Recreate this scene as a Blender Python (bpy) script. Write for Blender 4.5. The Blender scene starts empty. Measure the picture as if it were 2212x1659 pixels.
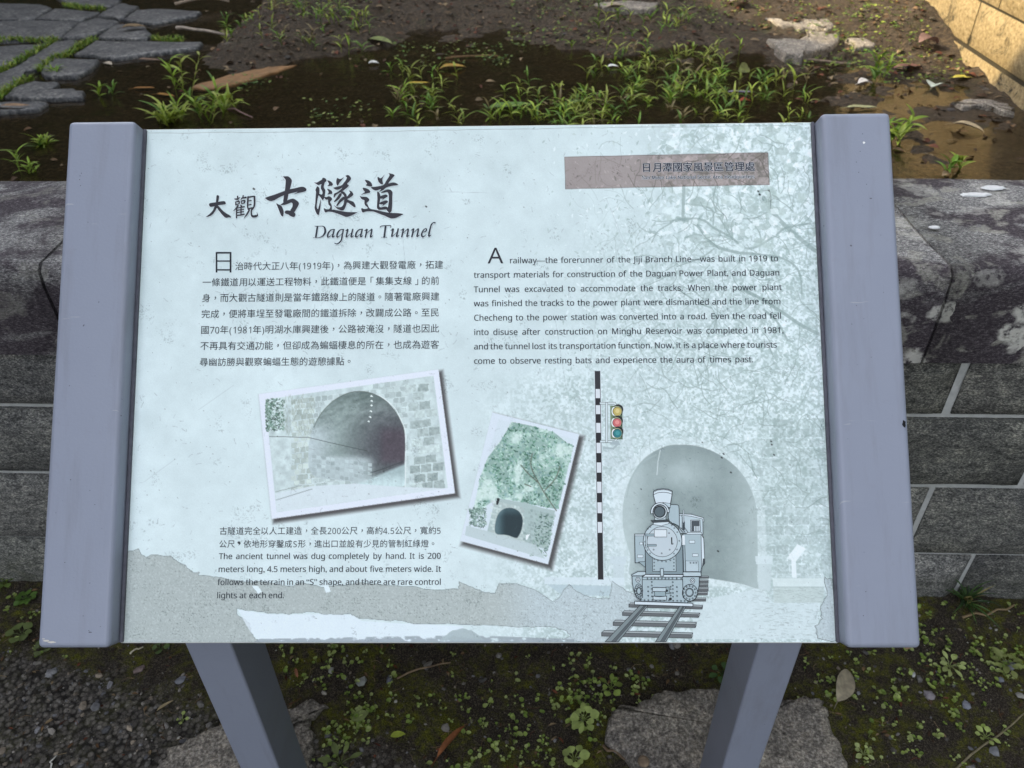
import bpy, bmesh, math, random
import numpy as np
from mathutils import Vector, Matrix
from mathutils.geometry import tessellate_polygon

SC = bpy.context.scene
COL = SC.collection
R = math.radians
random.seed(7)
rng = np.random.default_rng(11)

# ------------------------------------------------------------------ camera, sky, sun, exposure
PITCH, YAW, ROLL = 0.6379, 0.0201, 0.0174
CAM = np.array([0.0617, -0.8077, 1.4844])
FPX = 1661.0                                   # focal length in pixels of a 2212 px wide picture


def cam_axes():
    cp, sp, cy, sy, cr, sr = (math.cos(PITCH), math.sin(PITCH), math.cos(YAW), math.sin(YAW),
                              math.cos(ROLL), math.sin(ROLL))
    rz = np.array([[cy, -sy, 0], [sy, cy, 0], [0, 0, 1]])
    fw, dn, rt = rz @ [0, cp, -sp], rz @ [0, -sp, -cp], rz @ [1, 0, 0]
    return cr * rt + sr * dn, -sr * rt + cr * dn, fw


RT, DN, FW = cam_axes()
cd = bpy.data.cameras.new('camera')
cam = bpy.data.objects.new('camera', cd)
COL.objects.link(cam)
m = Matrix.Identity(4)
for i in range(3):
    m[i][0], m[i][1], m[i][2], m[i][3] = RT[i], -DN[i], -FW[i], CAM[i]
cam.matrix_world = m
cd.sensor_width = 36
cd.lens = FPX / 2212 * 36
cd.clip_start, cd.clip_end = 0.02, 500
cd.dof.use_dof = True
cd.dof.focus_distance = 1.0
cd.dof.aperture_fstop = 9.0
SC.camera = cam

SUN = Vector((-0.80, 0.25, 0.55)).normalized()
w = bpy.data.worlds.new('World')
SC.world = w
w.use_nodes = True
nt = w.node_tree
nt.nodes.clear()
sky = nt.nodes.new('ShaderNodeTexSky')
sky.sky_type = 'NISHITA'
sky.sun_disc = False
sky.sun_elevation = math.asin(SUN.z)
sky.sun_rotation = math.atan2(SUN.x, SUN.y)
sky.dust_density = 4.0
sky.ozone_density = 0.6
bg = nt.nodes.new('ShaderNodeBackground')
bg.inputs[1].default_value = 0.15
out = nt.nodes.new('ShaderNodeOutputWorld')
hsv = nt.nodes.new('ShaderNodeHueSaturation')     # thin cloud: the sky's blue is pale
hsv.inputs['Saturation'].default_value = 0.32
nt.links.new(sky.outputs[0], hsv.inputs['Color'])
nt.links.new(hsv.outputs[0], bg.inputs[0])
nt.links.new(bg.outputs[0], out.inputs[0])
ld = bpy.data.lights.new('sun', 'SUN')
ld.energy = 2.0
ld.angle = R(0.5)
ld.color = (1.0, 0.80, 0.48)
sun = bpy.data.objects.new('sun', ld)
COL.objects.link(sun)
sun.rotation_euler = SUN.to_track_quat('Z', 'Y').to_euler()
VS = SC.view_settings
VS.view_transform = 'Standard'
VS.look = 'None'
VS.gamma = 1
VS.exposure = 2.3

# ------------------------------------------------------------------ helpers


def ray(x, y):
    return RT * ((x - 1106) / FPX) + DN * ((y - 829.5) / FPX) + FW


def at_z(x, y, z):
    d = ray(x, y)
    return CAM + d * ((z - CAM[2]) / d[2])


def zp(x0, y0, s):                              # measured on an enlargement of the photograph
    return lambda x, y: ((x0 + x / s) / 1.85172, (y0 + y / s) / 1.85172)


def lin(c, k=1.0):
    c = np.asarray(c, float) / 255.0
    return np.where(c <= 0.04045, c / 12.92, ((c + 0.055) / 1.055) ** 2.4) * k


_T = rng.random((256, 256))


def vnoise(x, y):
    xi, yi = np.floor(x).astype(int), np.floor(y).astype(int)
    fx, fy = x - xi, y - yi
    fx, fy = fx * fx * (3 - 2 * fx), fy * fy * (3 - 2 * fy)
    g = lambda a, b: _T[a & 255, b & 255]
    return (g(xi, yi) * (1 - fx) + g(xi + 1, yi) * fx) * (1 - fy) + (g(xi, yi + 1) * (1 - fx) + g(xi + 1, yi + 1) * fx) * fy


def fbm(x, y, o=4):
    s, a, t = 0, 1.0, 0
    for k in range(o):
        s = s + a * vnoise(x * 2 ** k + 17.3 * k, y * 2 ** k + 5.1 * k)
        t += a
        a *= 0.5
    return s / t


def sstep(a, b, x):
    t = np.clip((x - a) / (b - a), 0, 1)
    return t * t * (3 - 2 * t)


def catmull(P, n=6, closed=False):
    P = [np.asarray(q, float) for q in P]
    N = len(P)
    outp = []
    rngk = range(N if closed else N - 1)
    for i in rngk:
        g = (lambda j: P[j % N]) if closed else (lambda j: P[min(max(j, 0), N - 1)])
        a, b, c, d = g(i - 1), g(i), g(i + 1), g(i + 2)
        for k in range(n):
            t = k / n
            outp.append(0.5 * (2 * b + (c - a) * t + (2 * a - 5 * b + 4 * c - d) * t * t + (3 * b - a - 3 * c + d) * t ** 3))
    if not closed:
        outp.append(P[-1])
    return outp


def put(o, label=None, cat=None, group=None, kind=None):
    for k, v in (('label', label), ('category', cat), ('group', group), ('kind', kind)):
        if v:
            o[k] = v
    return o


def empty(name, loc=(0, 0, 0)):
    o = bpy.data.objects.new(name, None)
    o.location = loc
    o.empty_display_size = 0.05
    COL.objects.link(o)
    return o


class MB:                                       # collects faces; build() links them as ONE mesh object
    def __init__(s):
        s.v, s.f, s.c, s.m = [], [], [], []

    def add(s, verts, faces, col=(1, 1, 1), mi=0):
        b = len(s.v)
        s.v.extend([tuple(map(float, q)) for q in verts])
        for f in faces:
            s.f.append(tuple(b + i for i in f))
            s.c.append(tuple(col))
            s.m.append(mi)

    def build(s, name, mats, parent=None, loc=(0, 0, 0), smooth=False):
        me = bpy.data.meshes.new(name)
        v = s.v
        me.from_pydata(v, [], s.f)
        if not isinstance(mats, (list, tuple)):
            mats = [mats]
        for q in mats:
            me.materials.append(q)
        ca = me.color_attributes.new('Col', 'FLOAT_COLOR', 'CORNER')
        n = [len(f) for f in s.f]
        cc = np.repeat(np.c_[np.array(s.c, float).reshape(-1, 3), np.ones(len(s.c))], n, axis=0)
        ca.data.foreach_set('color', cc.ravel().astype(np.float32))
        me.polygons.foreach_set('material_index', np.array(s.m, np.int32))
        me.polygons.foreach_set('use_smooth', np.full(len(s.f), smooth))
        me.update()
        o = bpy.data.objects.new(name, me)
        o.location = loc
        COL.objects.link(o)
        if parent:
            o.parent = parent
        return o


def bevel_box(sx, sy, sz, r=0.0, seg=3, cuts=0):
    bm = bmesh.new()
    bmesh.ops.create_cube(bm, size=1)
    for q in bm.verts:
        q.co = Vector((q.co.x * sx, q.co.y * sy, q.co.z * sz))
    if r:
        bmesh.ops.bevel(bm, geom=bm.edges[:], offset=r, segments=seg, profile=0.5, affect='EDGES')
    bm.verts.index_update()
    vs = [np.array(q.co) for q in bm.verts]
    fs = [tuple(q.index for q in f.verts) for f in bm.faces]
    bm.free()
    return vs, fs


# ------------------------------------------------------------------ materials (all procedural)
def material(name):
    mt = bpy.data.materials.new(name)
    mt.use_nodes = True
    t = mt.node_tree
    bs = t.nodes['Principled BSDF']
    return mt, t, bs


class NT:
    def __init__(s, t):
        s.t = t
        s.tc = t.nodes.new('ShaderNodeTexCoord')

    def n(s, typ, **kw):
        q = s.t.nodes.new(typ)
        for k, v in kw.items():
            setattr(q, k, v)
        return q

    def l(s, a, b):
        s.t.links.new(a, b)

    def coords(s, scale=(1, 1, 1), rot=(0, 0, 0)):
        mp = s.n('ShaderNodeMapping')
        s.l(s.tc.outputs['Object'], mp.inputs[0])
        mp.inputs['Scale'].default_value = scale
        mp.inputs['Rotation'].default_value = rot
        return mp.outputs[0]

    def noise(s, scale, detail=4, rough=0.6, co=None, dist=0.0):
        q = s.n('ShaderNodeTexNoise')
        s.l(co or s.tc.outputs['Object'], q.inputs['Vector'])
        q.inputs['Scale'].default_value = scale
        q.inputs['Detail'].default_value = detail
        q.inputs['Roughness'].default_value = rough
        q.inputs['Distortion'].default_value = dist
        return q.outputs[0]

    def voro(s, scale, feature='F1', out='Distance', co=None, rand=1.0):
        q = s.n('ShaderNodeTexVoronoi', feature=feature)
        s.l(co or s.tc.outputs['Object'], q.inputs['Vector'])
        q.inputs['Scale'].default_value = scale
        q.inputs['Randomness'].default_value = rand
        return q.outputs[out]

    def ramp(s, fac, stops):
        q = s.n('ShaderNodeValToRGB')
        e = q.color_ramp.elements
        while len(e) < len(stops):
            e.new(0.5)
        for i, (p, c) in enumerate(stops):
            e[i].position = p
            e[i].color = (*c, 1) if len(c) == 3 else c
        s.l(fac, q.inputs[0])
        return q.outputs[0]

    def step(s, fac, a, b):
        q = s.n('ShaderNodeMapRange')
        q.inputs[1].default_value, q.inputs[2].default_value = a, b
        s.l(fac, q.inputs[0])
        return q.outputs[0]

    def mix(s, fac, a, b, blend='MIX'):
        q = s.n('ShaderNodeMix', data_type='RGBA', blend_type=blend)
        for sock, v in ((q.inputs[0], fac), (q.inputs[6], a), (q.inputs[7], b)):
            if isinstance(v, (int, float)):
                sock.default_value = v
            elif isinstance(v, (tuple, list, np.ndarray)):
                sock.default_value = (*map(float, v), 1)
            else:
                s.l(v, sock)
        return q.outputs[2]

    def math(s, op, a, b):
        q = s.n('ShaderNodeMath', operation=op)
        for sock, v in zip(q.inputs, (a, b)):
            if isinstance(v, (int, float)):
                sock.default_value = v
            else:
                s.l(v, sock)
        return q.outputs[0]

    def sep(s, which):
        q = s.n('ShaderNodeSeparateXYZ')
        s.l(s.tc.outputs['Object'], q.inputs[0])
        return q.outputs[which]

    def bump(s, h, bs, strength=0.5, dist=0.01):
        q = s.n('ShaderNodeBump')
        q.inputs['Strength'].default_value = strength
        q.inputs['Distance'].default_value = dist
        s.l(h, q.inputs['Height'])
        s.l(q.outputs[0], bs.inputs['Normal'])


def set_(bs, **kw):
    for k, v in kw.items():
        bs.inputs[k.replace('_', ' ')].default_value = v


def mk_attr(name, rough=0.6, spec=0.3, trans=0.0, var=0.0, bump=0.0):
    mt, t, bs = material(name)
    n = NT(t)
    a = n.n('ShaderNodeAttribute', attribute_name='Col')
    c = a.outputs[0]
    if var:
        f = n.noise(60, 3)
        c = n.mix(var, c, n.mix(1.0, c, n.ramp(f, [(0.3, (0.25, 0.25, 0.25)), (0.7, (1.5, 1.5, 1.4))]), 'MULTIPLY'))
    n.l(c, bs.inputs['Base Color'])
    set_(bs, Roughness=rough, Specular_IOR_Level=spec)
    if bump:
        n.bump(n.noise(220, 3), bs, bump, 0.003)
    if trans:
        tr = n.n('ShaderNodeBsdfTranslucent')
        n.l(c, tr.inputs[0])
        mx = n.n('ShaderNodeMixShader')
        mx.inputs[0].default_value = trans
        n.l(bs.outputs[0], mx.inputs[1])
        n.l(tr.outputs[0], mx.inputs[2])
        n.l(mx.outputs[0], t.nodes['Material Output'].inputs[0])
    return mt


M_PRINT = mk_attr('weathered_print', 0.38, 0.35)
M_INK = mk_attr('printed_ink', 0.45, 0.3)
M_LEAF = mk_attr('leaf', 0.5, 0.35, 0.25, 0.35)
M_DRY = mk_attr('dry_leaf', 0.7, 0.2, 0.1, 0.5)
M_PEB = mk_attr('pebbles', 0.75, 0.3, 0, 0.5, 0.4)
M_CHIP = mk_attr('paint_chip', 0.7, 0.2)


def mk_paint():
    mt, t, bs = material('lilac_grey_paint')
    n = NT(t)
    big = n.noise(9, 4)
    c = n.mix(big, (0.232, 0.256, 0.330), (0.268, 0.292, 0.368))
    spk = n.noise(150, 2, 0.5)
    pit = n.step(spk, 0.755, 0.775)
    c = n.mix(pit, c, (0.10, 0.10, 0.13))
    drt = n.step(n.noise(35, 6, 0.75), 0.60, 0.8)
    c = n.mix(n.math('MULTIPLY', drt, 0.35), c, (0.19, 0.185, 0.20))
    stk = n.step(n.noise(1.0, 5, 0.7, n.coords((34, 1.6, 5), (-0.8275, 0, 0))), 0.5, 0.75)
    c = n.mix(n.math('MULTIPLY', stk, 0.45), c, (0.17, 0.175, 0.20))
    scr = n.step(n.noise(1.0, 2, 0.5, n.coords((16, 260, 60), (0.3, 0.2, 0.5)), 0.4), 0.735, 0.76)
    c = n.mix(n.math('MULTIPLY', scr, 0.5), c, (0.40, 0.41, 0.44))
    n.l(c, bs.inputs['Base Color'])
    set_(bs, Roughness=0.42, Specular_IOR_Level=0.45)
    n.bump(n.noise(260, 3), bs, 0.12, 0.002)
    return mt


M_PAINT = mk_paint()


def mk_plain(name, c, rough=0.5, var=0.2, scale=40, bump=0.1):
    mt, t, bs = material(name)
    n = NT(t)
    f = n.noise(scale, 5)
    n.l(n.mix(f, tuple(q * (1 - var) for q in c), tuple(q * (1 + var) for q in c)), bs.inputs['Base Color'])
    set_(bs, Roughness=rough, Specular_IOR_Level=0.3)
    if bump:
        n.bump(n.noise(scale * 4, 4), bs, bump, 0.004)
    return mt


M_EDGE = mk_plain('board_edge', (0.62, 0.64, 0.62), 0.5)
M_MORT = mk_plain('mortar', (0.42, 0.43, 0.42), 0.9, 0.35, 60, 0.5)
M_HILL = mk_plain('wooded_bank', (0.018, 0.026, 0.010), 0.95, 0.6, 2.5, 0)


def mk_stone(name, dark, mid, light, grain=260, stretch=(1, 1, 2.2), bumpk=0.5, moss=0, mott=1.0):
    mt, t, bs = material(name)
    n = NT(t)
    co = n.coords(stretch)
    g = n.noise(grain, 4, 0.75, co)
    c = n.ramp(g, [(0.34, dark), (0.5, mid), (0.67, light)])
    b = n.noise(7, 5, 0.65, None, 0.6)
    c = n.mix(1.0, c, n.ramp(b, [(0.3, (0.55, 0.55, 0.57)), (0.6, (1.05, 1.04, 1.0)), (0.75, (1.3, 1.28, 1.2))]), 'MULTIPLY')
    crk = n.step(n.voro(5.5, 'DISTANCE_TO_EDGE', 'Distance', n.coords((1, 1, 1.7))), 0.012, 0.0)
    crk = n.math('MULTIPLY', crk, n.step(n.noise(6, 3), 0.62, 0.72))
    c = n.mix(crk, c, (0.02, 0.02, 0.02))
    c = n.mix(1.0, c, n.ramp(n.noise(42, 5, 0.7, co, 0.8), [(0.3, (1 - 0.65 * mott,) * 3), (0.5, (1, 1, 1)), (0.68, (1 + 0.75 * mott, 1 + 0.7 * mott, 1 + 0.6 * mott))]), 'MULTIPLY')
    if moss:
        ms = n.math('MULTIPLY', n.step(n.sep(2), moss, moss - 0.16), n.step(n.noise(24, 5, 0.75), 0.42, 0.6))
        c = n.mix(n.math('MULTIPLY', ms, 0.8), c, (0.03, 0.036, 0.012))
    at_ = n.n('ShaderNodeAttribute', attribute_name='Col')
    c = n.mix(1.0, c, at_.outputs[0], 'MULTIPLY')
    n.l(c, bs.inputs['Base Color'])
    set_(bs, Roughness=0.82, Specular_IOR_Level=0.25)
    n.bump(n.math('ADD', n.math('MULTIPLY', g, 0.5), n.math('MULTIPLY', n.noise(30, 6, 0.7), 1.2)), bs, bumpk, 0.012)
    return mt


M_BLOCK = mk_stone('grey_stone', (0.03, 0.031, 0.032), (0.125, 0.127, 0.126), (0.42, 0.42, 0.40), 210, moss=0.12)


def mk_coping():
    mt, t, bs = material('lichened_coping_stone')
    n = NT(t)
    g = n.noise(230, 4, 0.85, n.coords((0.7, 1.2, 1.5)))
    base = n.ramp(g, [(0.34, (0.03, 0.029, 0.032)), (0.5, (0.15, 0.147, 0.148)), (0.64, (0.48, 0.475, 0.46))])
    purple = n.ramp(g, [(0.36, (0.018, 0.015, 0.02)), (0.55, (0.065, 0.054, 0.062)), (0.72, (0.24, 0.225, 0.235))])
    lich = n.ramp(g, [(0.3, (0.10, 0.10, 0.085)), (0.5, (0.26, 0.255, 0.225)), (0.7, (0.42, 0.41, 0.37))])
    stain = n.step(n.noise(5.5, 5, 0.6, n.coords((1, 1.3, 1)), 0.8), 0.46, 0.56)
    stain = n.math('MAXIMUM', stain, n.math('MULTIPLY', n.step(n.sep(2), 0.86, 0.80), n.step(n.sep(0), 0.2, 0.7)))
    c = n.mix(stain, base, purple)
    patch = n.noise(17, 3, 0.55, n.coords((0.8, 1.2, 1), (0, 0, 0.5)), 0.5)
    pm = n.step(patch, 0.56, 0.61)
    x = n.sep(0)
    right = n.step(x, 0.3, 0.8)
    pm = n.math('MULTIPLY', n.math('MULTIPLY', pm, n.math('MAXIMUM', right, 0.45)), n.step(n.noise(55, 4, 0.7), 0.36, 0.5))
    c = n.mix(n.math('MULTIPLY', pm, 0.8), c, lich)
    wv = n.n('ShaderNodeVectorMath', operation='ADD')
    n.l(n.coords((0.8, 1.1, 1)), wv.inputs[0])
    wn = n.n('ShaderNodeTexNoise')
    wn.inputs['Scale'].default_value = 40
    wsc = n.n('ShaderNodeVectorMath', operation='SCALE')
    n.l(n.tc.outputs['Object'], wn.inputs['Vector'])
    n.l(wn.outputs['Color'], wsc.inputs[0])
    wsc.inputs['Scale'].default_value = 0.03
    n.l(wsc.outputs[0], wv.inputs[1])
    front = n.step(n.sep(2), 0.875, 0.80)
    sp = n.step(n.voro(17, co=wv.outputs[0]), 0.44, 0.34)
    sel = n.n('ShaderNodeSeparateColor')
    n.l(n.voro(17, 'F1', 'Color', wv.outputs[0]), sel.inputs[0])
    sp = n.math('MULTIPLY', sp, n.step(sel.outputs[0], 0.42, 0.46))
    sp = n.math('MULTIPLY', n.math('MULTIPLY', sp, n.step(n.noise(70, 4, 0.7), 0.36, 0.5)), n.math('MULTIPLY', right, n.math('MAXIMUM', front, 0.35)))
    c = n.mix(n.math('MULTIPLY', sp, 0.9), c, n.mix(g, (0.36, 0.355, 0.32), (0.74, 0.73, 0.68)))
    n.l(c, bs.inputs['Base Color'])
    set_(bs, Roughness=0.85, Specular_IOR_Level=0.25)
    n.bump(n.math('ADD', g, n.noise(40, 5, 0.7)), bs, 0.5, 0.006)
    return mt


M_COPE = mk_coping()
M_LICH = mk_plain('white_lichen', (0.55, 0.56, 0.57), 0.9, 0.2, 120, 0.3)
M_SLAB = mk_stone('weathered_flagstone', (0.07, 0.062, 0.055), (0.19, 0.172, 0.153), (0.42, 0.39, 0.35), 170, (1, 1, 1), 0.5, 0, 0.8)
M_PAVE = mk_stone('wet_slate_paver', (0.03, 0.031, 0.035), (0.085, 0.087, 0.094), (0.20, 0.195, 0.19), 60, (1, 1, 1), 0.3)
M_PAVE.node_tree.nodes['Bump'].inputs['Strength'].default_value = 0.1
M_PAVE.node_tree.nodes['Principled BSDF'].inputs['Roughness'].default_value = 0.5


def mk_soil():
    mt, t, bs = material('damp_soil_with_moss')
    n = NT(t)
    g = n.noise(330, 4, 0.8)
    soil = n.ramp(g, [(0.3, (0.005, 0.004, 0.0035)), (0.5, (0.028, 0.022, 0.016)), (0.68, (0.15, 0.122, 0.09))])
    grav = n.ramp(n.voro(105, 'F1', 'Color'), [(0.0, (0.045, 0.042, 0.04)), (0.55, (0.13, 0.12, 0.11)), (0.9, (0.24, 0.225, 0.205)), (1.0, (0.4, 0.4, 0.38))])
    grav = n.mix(n.step(n.voro(105), 0.35, 0.75), grav, (0.022, 0.02, 0.018))
    grav = n.mix(1.0, grav, n.ramp(g, [(0.3, (0.4, 0.4, 0.4)), (0.7, (1.35, 1.3, 1.25))]), 'MULTIPLY')
    x, y = n.sep(0), n.sep(1)
    wob = n.math('MULTIPLY', n.math('SUBTRACT', n.noise(5, 5, 0.7), 0.5), 0.5)
    gm = n.math('ADD', n.math('ADD', n.math('MULTIPLY', x, -0.8), n.math('MULTIPLY', y, -3.0)), wob)
    gm = n.step(gm, 0.16, 0.36)
    c = n.mix(gm, soil, grav)
    ms = n.math('MULTIPLY', n.step(n.noise(7.5, 6, 0.75, None, 0.4), 0.46, 0.58), n.step(n.noise(60, 3), 0.35, 0.6))
    ms = n.math('MULTIPLY', ms, n.math('SUBTRACT', 1.0, n.math('MULTIPLY', gm, 0.8)))
    moss = n.ramp(n.noise(420, 3, 0.8), [(0.3, (0.009, 0.011, 0.001)), (0.52, (0.085, 0.090, 0.008)), (0.72, (0.27, 0.25, 0.025))])
    c = n.mix(ms, c, moss)
    n.l(c, bs.inputs['Base Color'])
    set_(bs, Roughness=0.85, Specular_IOR_Level=0.25)
    n.bump(n.math('ADD', g, n.math('MULTIPLY', n.voro(150), -0.6)), bs, 0.9, 0.006)
    return mt


M_SOIL = mk_soil()


def mk_mud():
    mt, t, bs = material('wet_mud_and_leaf_mould')
    n = NT(t)
    g = n.noise(70, 6, 0.8)
    c = n.ramp(g, [(0.3, (0.005, 0.004, 0.0025)), (0.5, (0.038, 0.026, 0.015)), (0.7, (0.135, 0.095, 0.056))])
    brown = n.step(n.noise(2.2, 5, 0.7), 0.5, 0.62)
    c = n.mix(n.math('MULTIPLY', brown, 0.55), c, n.mix(g, (0.02, 0.012, 0.006), (0.075, 0.05, 0.026)))
    ms = n.math('MULTIPLY', n.step(n.noise(4.5, 6, 0.8), 0.55, 0.66), 0.7)
    c = n.mix(ms, c, n.ramp(n.noise(160, 3, 0.8), [(0.35, (0.006, 0.009, 0.002)), (0.7, (0.05, 0.062, 0.014))]))
    n.l(c, bs.inputs['Base Color'])
    set_(bs, Roughness=0.75, Specular_IOR_Level=0.3)
    n.bump(g, bs, 0.8, 0.02)
    return mt


M_MUD = mk_mud()


def mk_water():
    mt, t, bs = material('puddle_water')
    n = NT(t)
    set_(bs, Base_Color=(0.80, 0.68, 0.48, 1), Roughness=0.09, IOR=1.33, Transmission_Weight=1.0)
    n.bump(n.noise(14, 4), bs, 0.3, 0.012)
    return mt


M_WATER = mk_water()


def mk_ochre():
    mt, t, bs = material('ochre_stained_stone')
    n = NT(t)
    g = n.noise(55, 6, 0.75, n.coords((1, 1, 1.4)))
    c = n.ramp(g, [(0.3, (0.09, 0.060, 0.026)), (0.5, (0.22, 0.17, 0.092)), (0.7, (0.34, 0.275, 0.16))])
    st = n.step(n.noise(7, 7, 0.8, n.coords((1, 1, 1.2)), 1.0), 0.53, 0.62)
    z = n.sep(2)
    low = n.step(z, 0.47, 0.18)
    dk = n.math('MULTIPLY', st, n.math('ADD', n.math('MULTIPLY', low, 0.7), 0.3))
    c = n.mix(dk, c, (0.012, 0.011, 0.008))
    n.l(c, bs.inputs['Base Color'])
    set_(bs, Roughness=0.8, Specular_IOR_Level=0.25)
    n.bump(n.noise(70, 5), bs, 0.35, 0.01)
    return mt


M_OCHRE = mk_ochre()

M_BOUNCE = mk_plain('pale_bounce_ground', (0.40, 0.38, 0.35), 0.85, 0.2, 20)

# ------------------------------------------------------------------ ground in front of the wall
WALL_Y = lambda x: 0.378 - 0.026 * x            # front face of the low wall
BACK_Y = lambda x: 0.752 - 0.023 * x            # rear edge of its coping


def axis(dense0, dense1, step, far0, far1):
    a = list(np.arange(dense0, dense1 + 1e-6, step))
    s, x = step, dense0
    lo = []
    while x > far0:
        s *= 1.5
        x = max(far0, x - s)
        lo.append(x)
    s, x = step, a[-1]
    hi = []
    while x < far1:
        s *= 1.5
        x = min(far1, x + s)
        hi.append(x)
    return np.array(lo[::-1] + a + hi)


def sheet(name, xs, ys, zf, mat):
    X, Y = np.meshgrid(xs, ys)
    Z = zf(X, Y)
    nx, ny = len(xs), len(ys)
    v = np.c_[X.ravel(), Y.ravel(), Z.ravel()]
    i = (np.arange(ny - 1)[:, None] * nx + np.arange(nx - 1)[None]).ravel()
    f = np.c_[i, i + 1, i + nx + 1, i + nx].astype(np.int32)
    me = bpy.data.meshes.new(name)
    me.vertices.add(len(v))
    me.vertices.foreach_set('co', v.ravel().astype(np.float32))
    me.loops.add(f.size)
    me.loops.foreach_set('vertex_index', f.ravel())
    me.polygons.add(len(f))
    me.polygons.foreach_set('loop_start', np.arange(0, f.size, 4, dtype=np.int32))
    me.polygons.foreach_set('use_smooth', np.ones(len(f), bool))
    me.materials.append(mat)
    me.update()
    me.validate()
    o = bpy.data.objects.new(name, me)
    COL.objects.link(o)
    return o


def ground_z(X, Y):
    X, Y = np.asarray(X, float), np.asarray(Y, float)
    return (fbm(X * 5, Y * 5) - 0.5) * 0.03 + (fbm(X * 38 + 9, Y * 38, 3) - 0.5) * 0.010 - 0.004 \
        + 0.02 * sstep(0.15, 0.0, WALL_Y(X) - Y) * (0.4 + fbm(X * 3, Y * 0, 2))


g = sheet('ground', axis(-1.5, 1.4, 0.0055, -60, 60), axis(-0.12, 0.46, 0.0055, -60, 0.5), ground_z, M_SOIL)
put(g, 'dark damp soil with moss and grit in front of the low wall', kind='structure')
rd = MB()  # pale strip added out of view to bounce sunlight onto the leg fronts
rd.add([(-40, -12, 0.03), (40, -12, 0.03), (40, -2.0, 0.03), (-40, -2.0, 0.03)], [(0, 1, 2, 3)])
put(rd.build('road', M_BOUNCE), 'unseen pale ground added behind the camera to bounce sunlight onto the sign legs', kind='structure')

# ------------------------------------------------------------------ terrain and puddle behind the wall
WL = 0.65                                       # water level


def bank_z(X, Y):
    X, Y = np.asarray(X, float), np.asarray(Y, float)
    nz = fbm(X * 2.2 + 3, Y * 2.2) - 0.5
    edge = np.where(X > 0.9, 2.55 - 0.35 * (X - 0.9), 2.75) + nz * 1.0 - 0.5 * sstep(-0.4, -1.2, X)
    b = sstep(-0.3, 0.9, Y - edge) * 0.10 - 0.030
    b = b + (fbm(X * 7, Y * 7 + 4) - 0.5) * 0.055 + (fbm(X * 30, Y * 30 + 4, 3) - 0.5) * 0.018
    b = b + 0.016 * sstep(0.9, 1.3, X) * sstep(2.6, 2.2, Y) + 0.012 * sstep(-0.3, 0.3, fbm(X * 1.5, Y * 1.5 + 8, 3) - 0.55)
    b = b + sstep(5, 14, Y) * 1.2
    pv = sstep(-1.05, -1.4, X + 0.06 * (Y - 2.5)) * sstep(6, 5, Y)
    b = b * (1 - pv) + pv * (-0.012 + (fbm(X * 9, Y * 9) - 0.5) * 0.02)
    b = b + 0.05 * sstep(0.35, 0.05, 1.95 - X - 0.096 * (3.78 - Y)) * sstep(2.4, 3.0, Y)
    return WL + b


g = sheet('terrain', axis(-3.7, 3.4, 0.02, -60, 60), axis(0.70, 4.8, 0.02, 0.56, 60), bank_z, M_MUD)
put(g, 'brown muddy ground with leaf mould behind the low wall', kind='structure')

wm = MB()
wm.add([(-4.5, 0.7, WL), (1.95, 0.7, WL), (1.95, 5, WL), (-4.5, 5, WL)], [(0, 1, 2, 3)])
put(wm.build('puddle_water', M_WATER), 'shallow still brown water behind the low wall', kind='structure')


def hill(name, along, label):
    n = 90
    mb = MB()
    vs, fs = [], []
    prof = [(0, -0.3), (0.25, 0.6), (0.5, 1.0), (0.62, 1.04), (1.6, 1.02), (6, 0.2)]
    for i in range(n):
        base, outw, H = along(i / (n - 1))
        for j, (d, h) in enumerate(prof):
            k = vnoise(np.array(i * 0.37 + j * 9.1), np.array(j * 1.7)) - 0.5
            q = np.array([base[0] + outw[0] * (d * 2.2 + k), base[1] + outw[1] * (d * 2.2 + k),
                          h * H + (k * 0.5 if j in (2, 3) else 0)])
            vs.append(q)
    P = len(prof)
    for i in range(n - 1):
        for j in range(P - 1):
            a = i * P + j
            fs.append((a, a + P, a + P + 1, a + 1))
    mb.add(vs, fs)
    put(mb.build(name, M_HILL, smooth=False), label, kind='structure')


def shade_bank(t):  # ridge height and gap shaped to shade the sign but sun the ochre wall
    y = -16 + t * 44
    H = 4.9 + 4.6 * float(sstep(4.1, 3.2, y)) - 8.0 * float(sstep(-5.0, -6.5, y)) + 0.3 * math.sin(y * 3.1) + 0.2 * math.sin(y * 7.7)
    return (-3.9, y), (-1, 0), H


hill('hill', shade_bank, 'unseen dark bank added on the left to shade the sign')
hill('hill', lambda t: ((-14 + t * 40, 10.5), (0, 1), 8.5), 'dark wooded hillside rising far behind')
hill('hill', lambda t: ((4.2, 26 - t * 42), (1, 0), 7.0), 'unseen dark bank added on the right to darken the sides of the legs')  # added out of view to cut the side light on the legs

# ------------------------------------------------------------------ low stone wall with coping slabs
wall = empty('low_stone_wall', (0, 0.56, 0))
put(wall, 'low grey stone wall with thick lichened coping crossing behind the information sign', 'wall')
WA = math.atan(-0.026)


def wl(x, d, z):                                # wall coordinates: along, out from the block face, up
    return np.array([x, WALL_Y(x) - d, z]) - np.array([0, 0.56, 0])


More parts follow.
